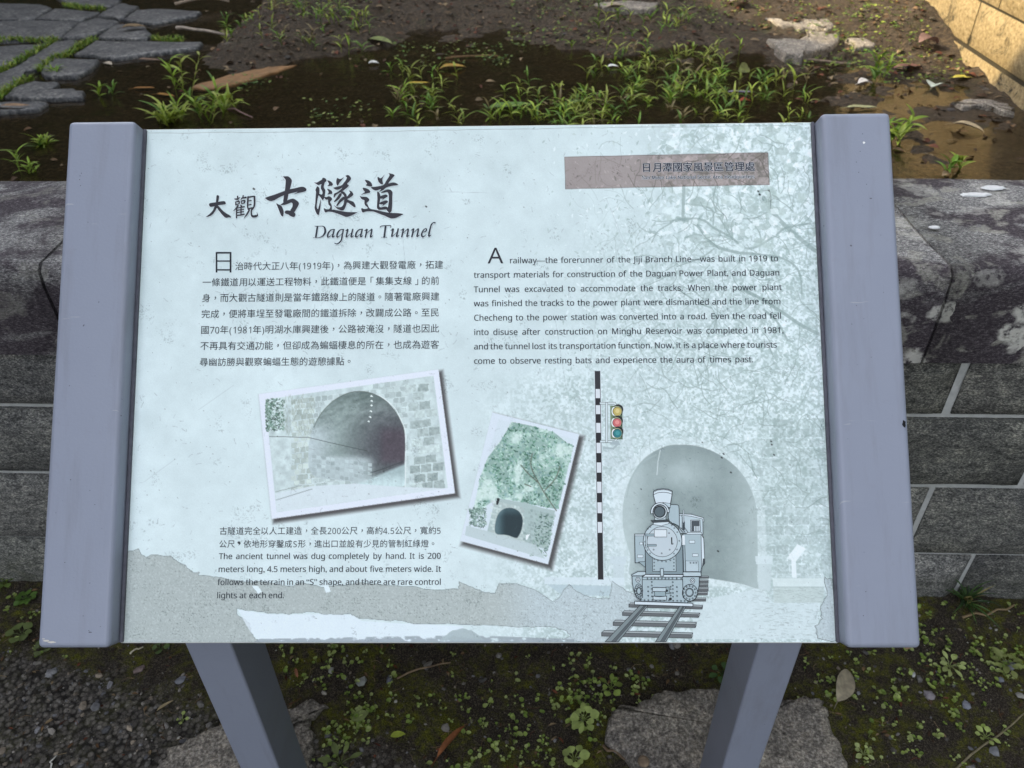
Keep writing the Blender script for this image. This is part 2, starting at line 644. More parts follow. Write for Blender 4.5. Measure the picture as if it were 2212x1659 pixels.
blk = MB()
courses = [(0.545, 0.68, [(-9, -0.35), (-0.35, 0.36), (0.36, 0.863), (0.881, 9)]),
           (0.36, 0.533, [(-9, -1.2), (-1.188, -0.42), (-0.408, 0.3), (0.312, 1.075), (1.09, 9)]),
           (0.15, 0.348, [(-9, -0.93), (-0.918, -0.2), (-0.188, 0.42), (0.432, 0.90), (0.915, 9)]),
           (-0.08, 0.142, [(-9, -0.6), (-0.588, 0.1), (0.112, 1.055), (1.067, 9)])]
for z0, z1, row in courses:
    for x0, x1 in row:
        nx = max(2, min(40, int((x1 - x0) / 0.03)))
        nz = 6
        xs = np.linspace(x0, x1, nx + 1)
        zs = np.linspace(z0, z1, nz + 1)
        vs, fs = [], []
        for i, x in enumerate(xs):
            for j, z in enumerate(zs):
                e = (i in (0, nx)) or (j in (0, nz))
                d = 0.0 if e else 0.004 + float(fbm(np.array(x * 13 + z0 * 50), np.array(z * 13), 3)) * 0.026
                jx, jz = (0.007 * (float(fbm(np.array(x * 31 + 7 * z0), np.array(z * 31 + k_), 3)) - 0.5) if e else 0 for k_ in (3, 60))
                vs.append(wl(x + jx, d, z + jz))
        for i in range(nx):
            for j in range(nz):
                a = i * (nz + 1) + j
                fs.append((a, a + nz + 1, a + nz + 2, a + 1))
        b = len(vs)
        for x, z in ((x0, z0), (x1, z0), (x1, z1), (x0, z1)):
            vs.append(wl(x, -0.05, z))
        c = [0, nx * (nz + 1), nx * (nz + 1) + nz, nz]
        for k in range(4):
            fs.append((c[k], b + k, b + (k + 1) % 4, c[(k + 1) % 4]))
        tn_ = 0.72 + 0.6 * random.random()
        blk.add(vs, fs, (tn_, tn_ * (0.99 + 0.02 * random.random()), tn_ * (0.95 + 0.07 * random.random())))
blk.build('stone_blocks', M_BLOCK, wall, smooth=True)
mo = MB()
vs = [wl(x, d, z) for x in (-9, 9) for d, z in ((-0.004, -0.1), (-0.004, 0.682), (-0.40, 0.682), (-0.40, -0.1))]
mo.add(vs, [(0, 4, 5, 1), (1, 5, 6, 2), (2, 6, 7, 3)])
mo.build('mortar', M_MORT, wall)


def coping(x0, x1, lab=None):
    nx = max(3, int((min(x1, 2.2) - max(x0, -2.2)) / 0.025))
    xs = np.linspace(x0, x1, nx + 1)
    prof = [(0.0, 0.684), (0.0, 0.73), (0.0, 0.78), (0.0, 0.83), (0.004, 0.858), (0.016, 0.87)]
    prof += [(0.016 + k * 0.0365, 0.870) for k in range(1, 10)] + [(0.37, 0.868), (0.379, 0.85), (0.379, 0.684)]
    vs, fs = [], []
    P = len(prof)
    for i, x in enumerate(xs):
        for d, z in prof:
            k = (fbm(np.array(x * 14), np.array(z * 14 + d * 14), 3) - 0.5) * 0.010
            back = (BACK_Y(x) - WALL_Y(x) + 0.030) / 0.379
            y = WALL_Y(x) - 0.030 + d * back - (k if d < 0.01 else 0)
            vs.append((x, y - 0.56, z + (k if 0.01 < d < 0.375 else 0)))
    for i in range(nx):
        for j in range(P - 1):
            a = i * P + j
            fs.append((a, a + P, a + P + 1, a + 1))
    fs.append(tuple(range(P - 1, -1, -1)))
    fs.append(tuple(nx * P + j for j in range(P)))
    mb = MB()
    mb.add(vs, fs)
    o = mb.build('coping_slab', M_COPE, wall, smooth=False)
    for q in o.data.polygons:
        q.use_smooth = len(q.vertices) == 4
    put(o, lab)
    return o


coping(-9, -0.782, 'dark streaked coping slab left of the sign')
coping(-0.776, 0.771)
cs = coping(0.776, 9, 'coping slab with pale round lichen right of the sign')


def blob(px, py, z, rx, ry, n=18, h=0.002):
    c = at_z(px, py, z)
    pts = []
    for k in range(n):
        a = 2 * math.pi * k / n
        r = 1 + 0.35 * (random.random() - 0.5)
        pts.append((c[0] + rx * math.cos(a) * r, c[1] + ry * math.sin(a) * r - 0.56, z + h * 0.3))
    top = [(c[0] + (p[0] - c[0]) * 0.8, (c[1] - 0.56) + (p[1] - c[1] + 0.56) * 0.8, z + h) for p in pts]
    mb = MB()
    mb.add(pts + top, [(k, (k + 1) % n, n + (k + 1) % n, n + k) for k in range(n)] + [tuple(range(n, 2 * n))])
    return mb


for q in ((2146, 407, 0.024, 0.011), (2105, 422, 0.032, 0.010), (2018, 493, 0.010, 0.006)):
    blob(q[0], q[1], 0.873, q[2], q[3], h=0.003).build('lichen_patch', M_LICH, cs)

# ------------------------------------------------------------------ ochre boundary wall on the right
bw = empty('boundary_wall', (2.3, 3.5, 0.5))
put(bw, 'sunlit ochre stone wall with mossy joints at the right beyond the puddle', 'wall')
BX = lambda y: 1.97 - 0.0963 * (3.78 - y)
ob_ = MB()
zc = [0.3, 0.712, 0.875, 1.06, 1.25]
for ci in range(len(zc) - 1):
    z0, z1 = zc[ci], zc[ci + 1]
    y = 0.9 - 0.23 * (ci % 3)
    while y < 3.98:
        L = (3.4 if ci == 0 else 0.75 + 0.35 * random.random())
        y1 = min(3.98, y + L)
        ny, nz = max(3, int((y1 - y) / 0.06)), 5
        vs, fs = [], []
        for i in range(ny + 1):
            for j in range(nz + 1):
                yy, zz = y + 0.004 + (y1 - y - 0.008) * i / ny, z0 + 0.004 + (z1 - z0 - 0.008) * j / nz
                e = i in (0, ny) or j in (0, nz)
                d = 0.0 if e else 0.010 + 0.005 * float(fbm(np.array(yy * 8 + ci * 9), np.array(zz * 8), 3))
                d += 0.014 if ci == 0 else 0
                vs.append((BX(yy) - d - 2.3, yy - 3.5, zz - 0.5))
        for i in range(ny):
            for j in range(nz):
                a = i * (nz + 1) + j
                fs.append((a, a + 1, a + nz + 2, a + nz + 1))
        ob_.add(vs, fs)
        y = y1
ob_.build('stone_blocks', M_OCHRE, bw, smooth=True)
mb = MB()
vs = [(BX(yy) + dx - 2.3, yy - 3.5, zz - 0.5) for yy in (0.5, 3.98) for dx, zz in ((0.004, 0.3), (0.004, 1.25), (0.4, 1.25), (0.4, 0.3))]
mb.add(vs, [(0, 1, 5, 4), (1, 2, 6, 5), (2, 3, 7, 6), (0, 3, 2, 1), (4, 5, 6, 7)])
mb.build('mortar', mk_plain('dark_joint', (0.03, 0.025, 0.015), 0.9), bw)

# ------------------------------------------------------------------ the sign
TILT, PW, PH = 0.8275, 0.9, 0.6752
UP = np.array([0, math.cos(TILT), math.sin(TILT)])
NRM = np.array([0, -math.sin(TILT), math.cos(TILT)])
CEN = np.array([0, 0, 0.9])
BASIS = np.array([[1, 0, 0], UP, NRM]).T


def P3(u, v, h=0.0):
    return CEN + np.array([u, 0, 0]) + UP * v + NRM * h


def pan(x, y):                                  # point on the panel under a measured spot of the photograph
    d = ray(x, y)
    q = CAM + d * (np.dot(CEN - CAM, NRM) / np.dot(d, NRM)) - CEN
    return q[0], float(np.dot(q, UP))


sign = empty('information_sign', (0, 0, 0))
put(sign, 'tilted pale information board of a tunnel on grey lilac metal posts', 'sign')
vs, fs = bevel_box(PW, PH, 0.010, 0.001, 1)
mb = MB()
mb.add([P3(q[0], q[1], q[2] - 0.005) for q in vs], fs)
mb.build('board', M_EDGE, sign)
for s in (-1, 1):
    vs, fs = bevel_box(0.0895, 0.676, 0.060, 0.0065, 4)
    mb = MB()
    mb.add([P3(s * 0.49425 + q[0], q[1], q[2] - 0.003) for q in vs], fs)
    o = mb.build('side_rail', M_PAINT, sign)
    for p_ in o.data.polygons:
        p_.use_smooth = False
    # inner strip of sealant where the board meets the rail
    vs, fs = bevel_box(0.004, 0.672, 0.006, 0.001, 1)
    mb = MB()
    mb.add([P3(s * 0.4475 + q[0] + 0.0008 * math.sin(q[1] * 90), q[1], q[2] + 0.002) for q in vs], fs)
    put(mb.build('sealant_strip', mk_plain('dirty_sealant', (0.10, 0.10, 0.125), 0.7, 0.5, 90), sign))
for x0, x1 in ((-0.4195, -0.3537), (0.3864, 0.4473)):
    vs, fs = bevel_box(x1 - x0, 0.089, 0.98, 0.004, 4)
    mb = MB()
    mb.add([((x0 + x1) / 2 + q[0], -0.1155 + q[1], min(q[2] + 0.37, 0.872 + 1.08 * (-0.1155 + q[1]))) for q in vs], fs)
    mb.build('leg', M_PAINT, sign)


def chip(px, py, r, col, el=1.0, h=0.0274):
    d = ray(px, py)
    c = CEN + NRM * h
    q = CAM + d * (np.dot(c - CAM, NRM) / np.dot(d, NRM)) - CEN
    u, v = q[0], float(np.dot(q, UP))
    n = 11
    pts = [P3(u + r * (0.7 + 0.5 * random.random()) * math.cos(2 * math.pi * k / n),
              v + el * r * (0.7 + 0.5 * random.random()) * math.sin(2 * math.pi * k / n), h) for k in range(n)]
    mb = MB()
    mb.add(pts, [tuple(range(n))], lin(col))
    mb.build('paint_chip', M_CHIP, sign)


chip(1866, 308, 0.0018, (235, 235, 232))
chip(1953, 915, 0.0022, (25, 25, 28), 2.2)
for q in ((173, 380), (176, 374), (172, 388), (1863, 289), (1858, 327), (1850, 350), (1855, 372), (1872, 398), (174, 401),
          (190, 480), (205, 1090), (140, 1215), (192, 1362), (197, 1366), (1865, 1330), (1840, 700)):
    chip(q[0], q[1], 0.0006, (80, 80, 88))
for q in ((100, 1384, 0.004), (112, 1387, 0.005), (94, 1380, 0.002)):
    chip(q[0], q[1], q[2], (205, 200, 192), 0.25)

# ---- the faded print: every point of a fine sheet gets its printed colour
NX, NY = 1080, 810
us = np.linspace(-0.4485, 0.4485, NX)
vsr = np.linspace(0.3363, -0.3363, NY)
U, V = np.meshgrid(us, vsr)
W3 = CEN[None, None] + U[..., None] * np.array([1, 0, 0]) + V[..., None] * UP - CAM
zz = W3 @ FW
PX = 1106 + FPX * (W3 @ RT) / zz
PY = 829.5 + FPX * (W3 @ DN) / zz
A = np.empty((NY, NX, 3))


def uv_idx(px, py):
    u, v = pan(px, py)
    return (u + 0.4485) / 0.897 * (NX - 1), (0.3363 - v) / 0.6726 * (NY - 1)


def window(pts, pad=1):
    q = np.array([uv_idx(*p_) for p_ in pts])
    a, b = np.floor(q.min(0)).astype(int) - pad, np.ceil(q.max(0)).astype(int) + pad + 1
    return slice(max(0, a[1]), max(0, min(NY, b[1]))), slice(max(0, a[0]), max(0, min(NX, b[0])))


def inside(pts, X, Y):
    r = np.zeros(X.shape, bool)
    n = len(pts)
    for i in range(n):
        x0, y0 = pts[i]
        x1, y1 = pts[(i + 1) % n]
        if y0 == y1:
            continue
        c = ((Y < y0) != (Y < y1)) & (X < (x1 - x0) * (Y - y0) / (y1 - y0) + x0)
        r ^= c
    return r


def fill(pts, col, alpha=1.0, edge=None):
    w_ = window(pts)
    X, Y = PX[w_], PY[w_]
    if X.size == 0:
        return
    if X.size > 500:                            # soften the rim of large shapes
        mk = sum(inside(pts, X + a_, Y + b_).astype(float) for a_, b_ in ((0.5, 0.2), (-0.2, 0.5), (-0.5, -0.2), (0.2, -0.5))) / 4
    else:
        mk = inside(pts, X, Y).astype(float)
    a = mk * (alpha(X, Y) if callable(alpha) else alpha)
    c = col(X, Y) if callable(col) else np.asarray(col, float)
    A[w_] = A[w_] * (1 - a[..., None]) + c * a[..., None]


def line(pts, wd, col, alpha=1.0):
    w_ = window(pts, 6)
    X, Y = PX[w_], PY[w_]
    if X.size == 0:
        return
    d = np.full(X.shape, 1e9)
    for (x0, y0), (x1, y1) in zip(pts[:-1], pts[1:]):
        L = (x1 - x0) ** 2 + (y1 - y0) ** 2 + 1e-9
        t = np.clip(((X - x0) * (x1 - x0) + (Y - y0) * (y1 - y0)) / L, 0, 1)
        d = np.minimum(d, np.hypot(X - x0 - t * (x1 - x0), Y - y0 - t * (y1 - y0)))
    a = np.clip(wd / 2 + 0.5 - d, 0, 1) * alpha
    A[w_] = A[w_] * (1 - a[..., None]) + np.asarray(col, float) * a[..., None]


def rough(pts, k=2.5, sub=5):
    o = []
    n = len(pts)
    for i in range(n):
        a, b = np.array(pts[i]), np.array(pts[(i + 1) % n])
        for j in range(sub):
            o.append(tuple(a + (b - a) * j / sub + (rng.random(2) - 0.5) * k))
    return o


N1 = fbm(PX * 0.05, PY * 0.05, 5)
N2 = fbm(PX * 0.22 + 40, PY * 0.22, 4)
N3 = fbm(PX * 0.012 + 9, PY * 0.012 + 3, 4)
# paper
A[:] = np.array([210, 225, 226])
A += ((N3 - 0.5) * 16 + (N1 - 0.5) * 8)[..., None]
A += (sstep(500, 900, PY) * sstep(1500, 600, PX) * 6)[..., None]
# faded tree picture: upper right and middle
fo = np.maximum(sstep(1330, 1680, PX - 0.25 * np.maximum(0, PY - 800)) * sstep(1450, 1000, PY - 0.0 * PX),
                sstep(980, 1250, PX) * sstep(770, 860, PY) * 0.85)
fo = np.maximum(fo, 0.75 * sstep(1150, 1500, PX) * sstep(420, 560, PY))
fo = np.clip(fo * (0.65 + 0.9 * (N3 - 0.25)), 0, 1)
tex = sstep(0.40, 0.60, N2) * 0.7 + sstep(0.42, 0.58, N1) * 0.3
fc = np.array([176, 196, 193])[None, None] * (1 - tex[..., None]) + np.array([226, 239, 241])[None, None] * tex[..., None]
A = A * (1 - 0.9 * fo[..., None]) + fc * 0.9 * fo[..., None]
LCOL = [(168, 189, 186), (182, 202, 198), (196, 212, 209), (232, 244, 246), (238, 247, 249), (214, 230, 230)]
for k in range(9000):
    px, py = 1150 + 640 * rng.random(), 268 + 1000 * rng.random()
    big = 1.9 if py < 520 and px > 1400 else 1.0
    if rng.random() > float(sstep(1180, 1620, px + 0.12 * (py - 270))) + 0.08:
        continue
    L, a = (2 + 4.5 * rng.random()) * big, rng.random() * 6.28
    ca, sa = math.cos(a), math.sin(a)
    wd = L * (0.25 + 0.25 * rng.random())
    pts = [(px + ca * L, py + sa * L), (px - sa * wd, py + ca * wd), (px - ca * L, py - sa * L), (px + sa * wd, py - ca * wd)]
    fill(pts, LCOL[rng.integers(6)], 0.6)
BR = (158, 178, 175)
zb = zp(2300, 440, 1.5655)
for pts, wd in (([(680, 480), (676, 690)], 22), ([(600, 700), (650, 688), (690, 690), (760, 720), (860, 840), (1000, 890), (1110, 900)], 20), ([(480, 690), (540, 700), (620, 690)], 5), ([(500, 720), (560, 712), (640, 700)], 4),
                ([(690, 680), (800, 690), (870, 740), (980, 800), (1050, 860), (1130, 860), (1250, 790), (1320, 740), (1470, 710)], 15),
                ([(700, 590), (790, 600), (860, 630), (865, 720)], 12), ([(880, 480), (870, 600), (950, 750), (985, 810)], 10),
                ([(985, 800), (990, 690), (1120, 680), (1200, 640)], 9), ([(1020, 500), (1040, 620), (1010, 690), (1000, 760)], 8),
                ([(1180, 550), (1230, 630), (1300, 710), (1400, 800), (1500, 880)], 28), ([(1080, 680), (1150, 760), (1165, 830)], 9),
                ([(690, 800), (760, 780), (840, 800)], 10), ([(480, 830), (520, 760), (600, 710)], 9),
                ([(870, 870), (780, 930), (640, 980)], 8), ([(1110, 900), (1300, 930), (1400, 1010), (1420, 1150)], 14),
                ([(640, 1120), (760, 1200), (850, 1240)], 10), ([(1060, 1130), (1160, 1180), (1300, 1270), (1420, 1350), (1520, 1400)], 22),
                ([(1180, 1250), (1260, 1320), (1330, 1440)], 14), ([(880, 1180), (890, 1280), (860, 1400)], 8)):
    pp = [zb(*q) for q in catmull(pts, 5)]
    line(pp, wd / 3.2, BR, 0.7)
for k in range(150):                            # pale sunlit leaf clumps in the corner
    px, py = 1440 + 350 * rng.random(), 268 + 270 * rng.random()
    L = 7 + 9 * rng.random()
    fill([(px + L * (0.5 + 0.7 * rng.random()) * math.cos(t), py + L * 0.8 * (0.5 + 0.7 * rng.random()) * math.sin(t)) for t in np.arange(0, 6.28, 0.9)],
         ((236, 246, 247), (226, 240, 240), (178, 196, 192), (190, 208, 203))[k % 4], 0.6)
for k in range(330):
    x, y, a = 1180 + 600 * rng.random(), 300 + 900 * rng.random(), rng.random() * 6.28
    pts = [(x, y)]
    for j in range(5):
        a += (rng.random() - 0.5) * 1.1
        x, y = x + 12 * math.cos(a), y + 12 * math.sin(a)
        pts.append((x, y))
    line(pts, 0.8 + 0.9 * rng.random(), (150, 170, 166), 0.75 * float(sstep(1180, 1500, pts[0][0])))
# stone front of the printed tunnel
for r_ in range(17):
    y0 = 905 + r_ * 21
    x = 1645 - 10 * (r_ % 3)
    while x < 1800:
        wd = 24 + 22 * rng.random()
        c = np.array([165, 183, 180]) + rng.integers(-14, 26)
        fill(rough([(x, y0), (x + wd - 2, y0), (x + wd - 2, y0 + 19), (x, y0 + 19)], 3, 3), c, 0.34)
        x += wd
for r_ in range(16):
    y0 = 880 + r_ * 22
    x = 1215
    while x < 1345:
        wd = 22 + 20 * rng.random()
        fill(rough([(x, y0), (x + wd - 2, y0), (x + wd - 2, y0 + 19), (x, y0 + 19)], 3, 3),
             np.array([208, 221, 224]) + rng.integers(-14, 14), 0.35 * float(sstep(1190, 1320, x)))
        x += wd
zl = zp(2300, 1800, 2.127)
arch = [(415, 700), (405, 520), (430, 350), (490, 200), (570, 90), (660, 20), (780, -35), (900, -45), (1030, -35), (1180, 15),
        (1330, 110), (1440, 230), (1510, 370), (1545, 520), (1550, 700), (1555, 900), (1550, 1100), (1560, 1180),
        (1420, 1140), (1130, 1090), (1000, 1090), (500, 1090), (470, 900)]
ar = [zl(*q) for q in catmull(arch, 4, True)]
fill(rough([zl(780 + (x - 980) * 1.13 + 200, 560 + (y - 560) * 1.10) for x, y in catmull(arch, 4, True)], 5, 2), (220, 232, 233), 0.45)


def archcol(X, Y):
    c = np.empty(X.shape + (3,))
    c[:] = (157, 172, 171)
    e = sstep(1430, 1350, X) * 32 + sstep(1545, 1640, X) * 26 + (fbm(X * 0.08, Y * 0.08) - 0.5) * 12
    sm = 26 * np.exp(-(((X - 1475) / 60) ** 2 + ((Y - 1022) / 34) ** 2))
    return c + (e + sm)[..., None]


fill(ar, archcol, 1.0)
line([zl(*q) for q in catmull([(440, 400), (480, 240), (570, 110), (690, 40)], 5)], 3, (176, 192, 191), 0.7)
line([zl(725, 0), zl(705, 100), zl(697, 210)], 1.6, (228, 238, 238), 0.8)
# white parapets, pillars and sign in the printed picture
for q, c in (([(1530, 900), (1680, 900), (1680, 970), (1540, 970)], (216, 229, 231)), ([(1550, 970), (1670, 970), (1660, 1200), (1560, 1180)], (205, 219, 220)),
             ([(1680, 1090), (2130, 1090), (2125, 1165), (1685, 1165)], (218, 231, 230)), ([(1685, 1168), (2120, 1168), (2110, 1300), (1690, 1300)], (200, 214, 211)),
             ([(297, 905), (440, 905), (428, 972), (300, 970)], (206, 220, 224)), ([(325, 972), (415, 972), (420, 1300), (325, 1300)], (205, 219, 222)),
             ([(-260, 1080), (420, 1085), (420, 1150), (-260, 1140)], (216, 229, 233)), ([(-240, 1142), (320, 1155), (300, 1240), (-100, 1240)], (190, 208, 213)),
             ([(1890, 800), (1965, 840), (1880, 945), (1798, 925)], (236, 245, 247)), ([(1840, 930), (1880, 940), (1885, 1088), (1848, 1088)], (234, 243, 245)),
             ([(1690, 1300), (2080, 1300), (2060, 1610), (1000, 1610), (1000, 1290), (1560, 1180)], (212, 226, 228))):
    fill([zl(*p_) for p_ in q], c, 0.85)
line([zl(1685, 1166), zl(2120, 1166)], 1.2, (150, 168, 164), 0.8)
for k in range(420):
    px, py = 1620 + 180 * rng.random(), 1270 + 110 * rng.random()
    line([(px, py), (px + 3 + 8 * rng.random(), py + 2 * (rng.random() - 0.5))], 0.8, (160, 176, 174), 0.45)
# lower ground, grainy
zt = zp(460, 2050, 1.58)
zt2 = zp(1300, 2272, 1.58)
torn = [zt(*q) for q in ((62, 252), (150, 230), (162, 262), (200, 285), (240, 266), (358, 275), (372, 296), (440, 330), (462, 355), (500, 380),
                         (540, 378), (525, 398), (640, 405), (740, 425), (860, 445), (900, 428), (1060, 462), (1110, 468), (1190, 440), (1300, 470),
                         (1440, 462), (1560, 440), (1700, 462), (1880, 466), (2000, 490))]
torn += [zt2(*q) for q in ((845, 130), (850, 90), (950, 130), (1000, 150), (1075, 160), (1100, 95), (1210, 100), (1340, 140), (1440, 215), (1470, 195),
                           (1540, 100), (1590, 150), (1700, 190), (1800, 190), (1815, 80), (1900, 140), (1990, 180))]
torn += [(1370, 1260), (1400, 1320), (1330, 1392)]
torn += [zt2(*q) for q in ((1500, 455), (1550, 430), (1530, 400), (1440, 370), (1280, 372), (1000, 360), (780, 352), (560, 350), (470, 330), (340, 330), (215, 318), (165, 290), (0, 290))]
torn += [zt(*q) for q in ((1240, 628), (1100, 640), (1010, 640), (900, 625), (770, 608), (775, 650), (850, 700), (862, 760), (890, 800), (930, 825), (880, 830), (15, 835))]


def graincol(X, Y):
    c = np.empty(X.shape + (3,))
    k = sstep(1050, 1180, X)[..., None]
    c[:] = np.array([184, 193, 190]) * (1 - k) + np.array([193, 206, 209]) * k
    s = vnoise(X * 0.55, Y * 0.55)
    c -= (sstep(0.72, 0.9, s) * 24 * (0.5 + 0.9 * sstep(0.35, 0.6, fbm(X * 0.03, Y * 0.03))))[..., None]
    c += (sstep(0.62, 0.8, vnoise(X * 0.4 + 50, Y * 0.4)) * 10)[..., None]
    return c


tr_ = rough(torn, 3.0, 5)
w_ = window(tr_)
fill(tr_, graincol, 0.95)
line(tr_ + tr_[:1], 0.8, (92, 104, 104), 0.7)
fill([zt(*q) for q in ((1315, 455), (1350, 460), (1365, 500), (1335, 508))], (225, 238, 242))
fill([zt(*q) for q in ((865, 462), (905, 465), (930, 500), (905, 512))], (225, 238, 242))
low = [zt(*q) for q in ((775, 615), (1000, 645), (1490, 645), (1560, 685), (2200, 720), (2200, 825), (930, 825), (862, 760))]
fill(rough(low, 2, 3), (226, 237, 244), 0.75)
fill([(560, 1380), (1000, 1372), (1240, 1380), (1240, 1392), (540, 1392)], lambda X, Y: np.full(X.shape + (3,), 1.) * np.array([160, 171, 177]),
     lambda X, Y: sstep(0.35, 0.55, fbm(X * .06, Y * .12) + (Y - 1378) * 0.02) * 0.8)
fill(rough([zt2(*q) for q in ((720, 460), (790, 400), (870, 380), (940, 400), (1010, 455))], 2, 4), (178, 193, 195), 0.9)
zr = zp(2696, 2272, 1.58)
pe = rough([zr(*q) for q in ((950, 60), (1000, 70), (1015, 200), (1030, 460), (905, 450), (895, 370), (935, 320), (925, 240), (965, 180))], 5, 4)
fill(pe, graincol, 0.95)
line(pe + pe[:1], 1.0, (80, 90, 88), 0.8)
# brown header band
zh = zp(2200, 560, 2.3042)
band = [zh(135, 158), zh(2008, 117), zh(2022, 412), zh(142, 452)]
w_ = window(band)
A0 = A[w_].copy()
fill(band, (160, 145, 140), 0.8)
mk = inside(band, PX[w_], PY[w_])
A[w_] = np.where(mk[..., None], A[w_] + (A0 - A0[mk].mean(0)) * 0.75, A[w_])
line(band + band[:1], 0.9, (112, 100, 98), 0.9)


# the two photographs printed on the board
def shadow(q, off, blur, a):
    w2 = window(q, 30)
    X, Y = PX[w2] - off[0], PY[w2] - off[1]
    cx, cy = np.mean([p_[0] for p_ in q]), np.mean([p_[1] for p_ in q])
    dmin = np.full(X.shape, 1e9)
    for i in range(4):
        (x0, y0), (x1, y1) = q[i], q[(i + 1) % 4]
        L = math.hypot(x1 - x0, y1 - y0)
        dmin = np.minimum(dmin, ((x1 - x0) * (Y - y0) - (y1 - y0) * (X - x0)) / L)
    k = sstep(-blur, blur * 0.4, dmin) * a
    A[w2] = A[w2] * (1 - k[..., None]) + np.array([88, 84, 84]) * k[..., None]


za = zp(1000, 1460, 2.572)
F1 = [za(90, 300), za(1940, 45), za(2110, 1320), za(225, 1585)]
shadow(F1, (6, 6), 9, 0.85)
fill(F1, (226, 232, 242))
I1 = [za(158, 355), za(1888, 110), za(2035, 1265), za(275, 1515)]
fill(I1, lambda X, Y: np.array([205, 220, 219]) + ((fbm(X * .09, Y * .09) - .5) * 44)[..., None])
for r_ in range(26):                            # masonry of the printed tunnel portal
    for c_ in range(34):
        k_ = r_ + c_ * 3 + int(rng.integers(2))
        x, y = 150 + c_ * 62 + 30 * (r_ % 2) + rng.integers(-8, 8), 110 + r_ * 56 - c_ * 7.5
        if x < 420 and y > 300:
            continue
        sh = 26
        c = np.array([196, 211, 209]) + rng.integers(-sh, sh)
        if x > 1700:
            c = c - rng.integers(0, 26)
        if x < 640:
            c = c + np.array([2, 0, -6])
        w0 = 50
        if x > 1600:
            continue
        pts = [za(x, y), za(x + w0, y - 6), za(x + w0, y + 40), za(x, y + 46)]
        if inside(I1, np.array([pts[0][0], pts[2][0]]), np.array([pts[0][1], pts[2][1]])).all():
            fill(rough(pts, 1.6, 2), c, 0.75)
            line(rough(pts, 1.6, 2), 0.7, (160, 174, 168) if k_ % 2 else (226, 234, 232), 0.5)
for r_ in range(13):
    for c_ in range(4):
        x, y = 1600 + c_ * 118 + 55 * (r_ % 2) - 60 + rng.integers(-10, 10) + r_ * 10, 120 + r_ * 92 - c_ * 14
        pts = [za(x, y), za(x + 106, y - 12), za(x + 108, y + 66), za(x, y + 78)]
        w2 = inside(I1, np.array([q[0] for q in pts]), np.array([q[1] for q in pts]))
        if w2.all() and not inside(catmull([za(*q) for q in ((1560, 200), (1590, 640), (1600, 1260), (700, 1250), (700, 500), (1100, 250))], 2, True), np.array([pts[0][0]]), np.array([pts[0][1]]))[0]:
            c = np.array([192, 207, 204]) + rng.integers(-30, 22)
            fill(rough(pts, 2.0, 3), lambda X, Y: c + ((fbm(X * .2, Y * .2, 3) - .5) * 50)[..., None], 0.85)
for k in range(330):
    x, y = 165 + 190 * rng.random() ** 1.5, 350 + 330 * rng.random()
    L = 5 + 9 * rng.random()
    a = rng.random() * 6
    pts = [za(x + L * math.cos(a + t) * s, y + L * math.sin(a + t) * s) for t, s in ((0, 1.8), (1.6, .7), (3.1, 1.8), (4.7, .7))]
    fill(pts, [(108, 138, 124), (128, 165, 146), (92, 112, 104), (168, 194, 182), (150, 176, 160)][rng.integers(5)], 0.8)
for k in range(150):
    x, y = 340 + 330 * rng.random(), 290 + 380 * rng.random()
    line([za(x, y), za(x + rng.integers(-20, 20), y + 30 + 30 * rng.random())], 0.8, (160, 172, 158), 0.6)
tun = [(640, 660), (700, 540), (790, 430), (900, 340), (1010, 285), (1130, 270), (1260, 290), (1380, 355), (1480, 455), (1550, 570),
       (1590, 690), (1597, 850), (1590, 1020), (1590, 1150), (1570, 1250), (1100, 1225), (1040, 1200), (880, 1180), (640, 1130), (600, 900)]


def tuncol(X, Y):
    x, y = (X * 1.85172 - 1000) * 2.572, (Y * 1.85172 - 1460) * 2.572
    c = np.empty(X.shape + (3,))
    c[:] = (152, 168, 164)
    d = sstep(560, 40, np.hypot((x - 1480) * 0.9, (y - 830) * 0.9))
    c = c * (1 - d[..., None] * 0.85) + np.array([92, 90, 98]) * d[..., None] * 0.85
    pu = sstep(1300, 1400, x) * sstep(600, 720, y) * sstep(1050, 960, y)
    c = c * (1 - 0.6 * pu[..., None]) + np.array([112, 98, 108]) * 0.6 * pu[..., None]
    lw = sstep(1000, 600, x + (y - 900) * 0.25) * sstep(480, 760, y)
    lw = np.maximum(lw, sstep(870, 960, y - (x - 600) * 0.06) * sstep(1330, 1150, x) * 0.9)
    c = c * (1 - lw[..., None]) + np.array([196, 210, 211]) * lw[..., None]
    rd = sstep(0, 40, y - (1230 - (x - 1040) * 0.42))
    c = c * (1 - rd[..., None]) + (np.array([176, 196, 196]) + 30 * sstep(1080, 1230, y)[..., None]) * rd[..., None]
    top = sstep(470, 300, y + abs(x - 1130) * 0.0) * 22
    rib = (fbm(x * 0.012, (y + 0.3 * x) * 0.03) - 0.5) * 46 * sstep(800, 500, y)
    return c + (rib - top + (fbm(x * .05, y * .05, 3) - .5) * 22)[..., None]


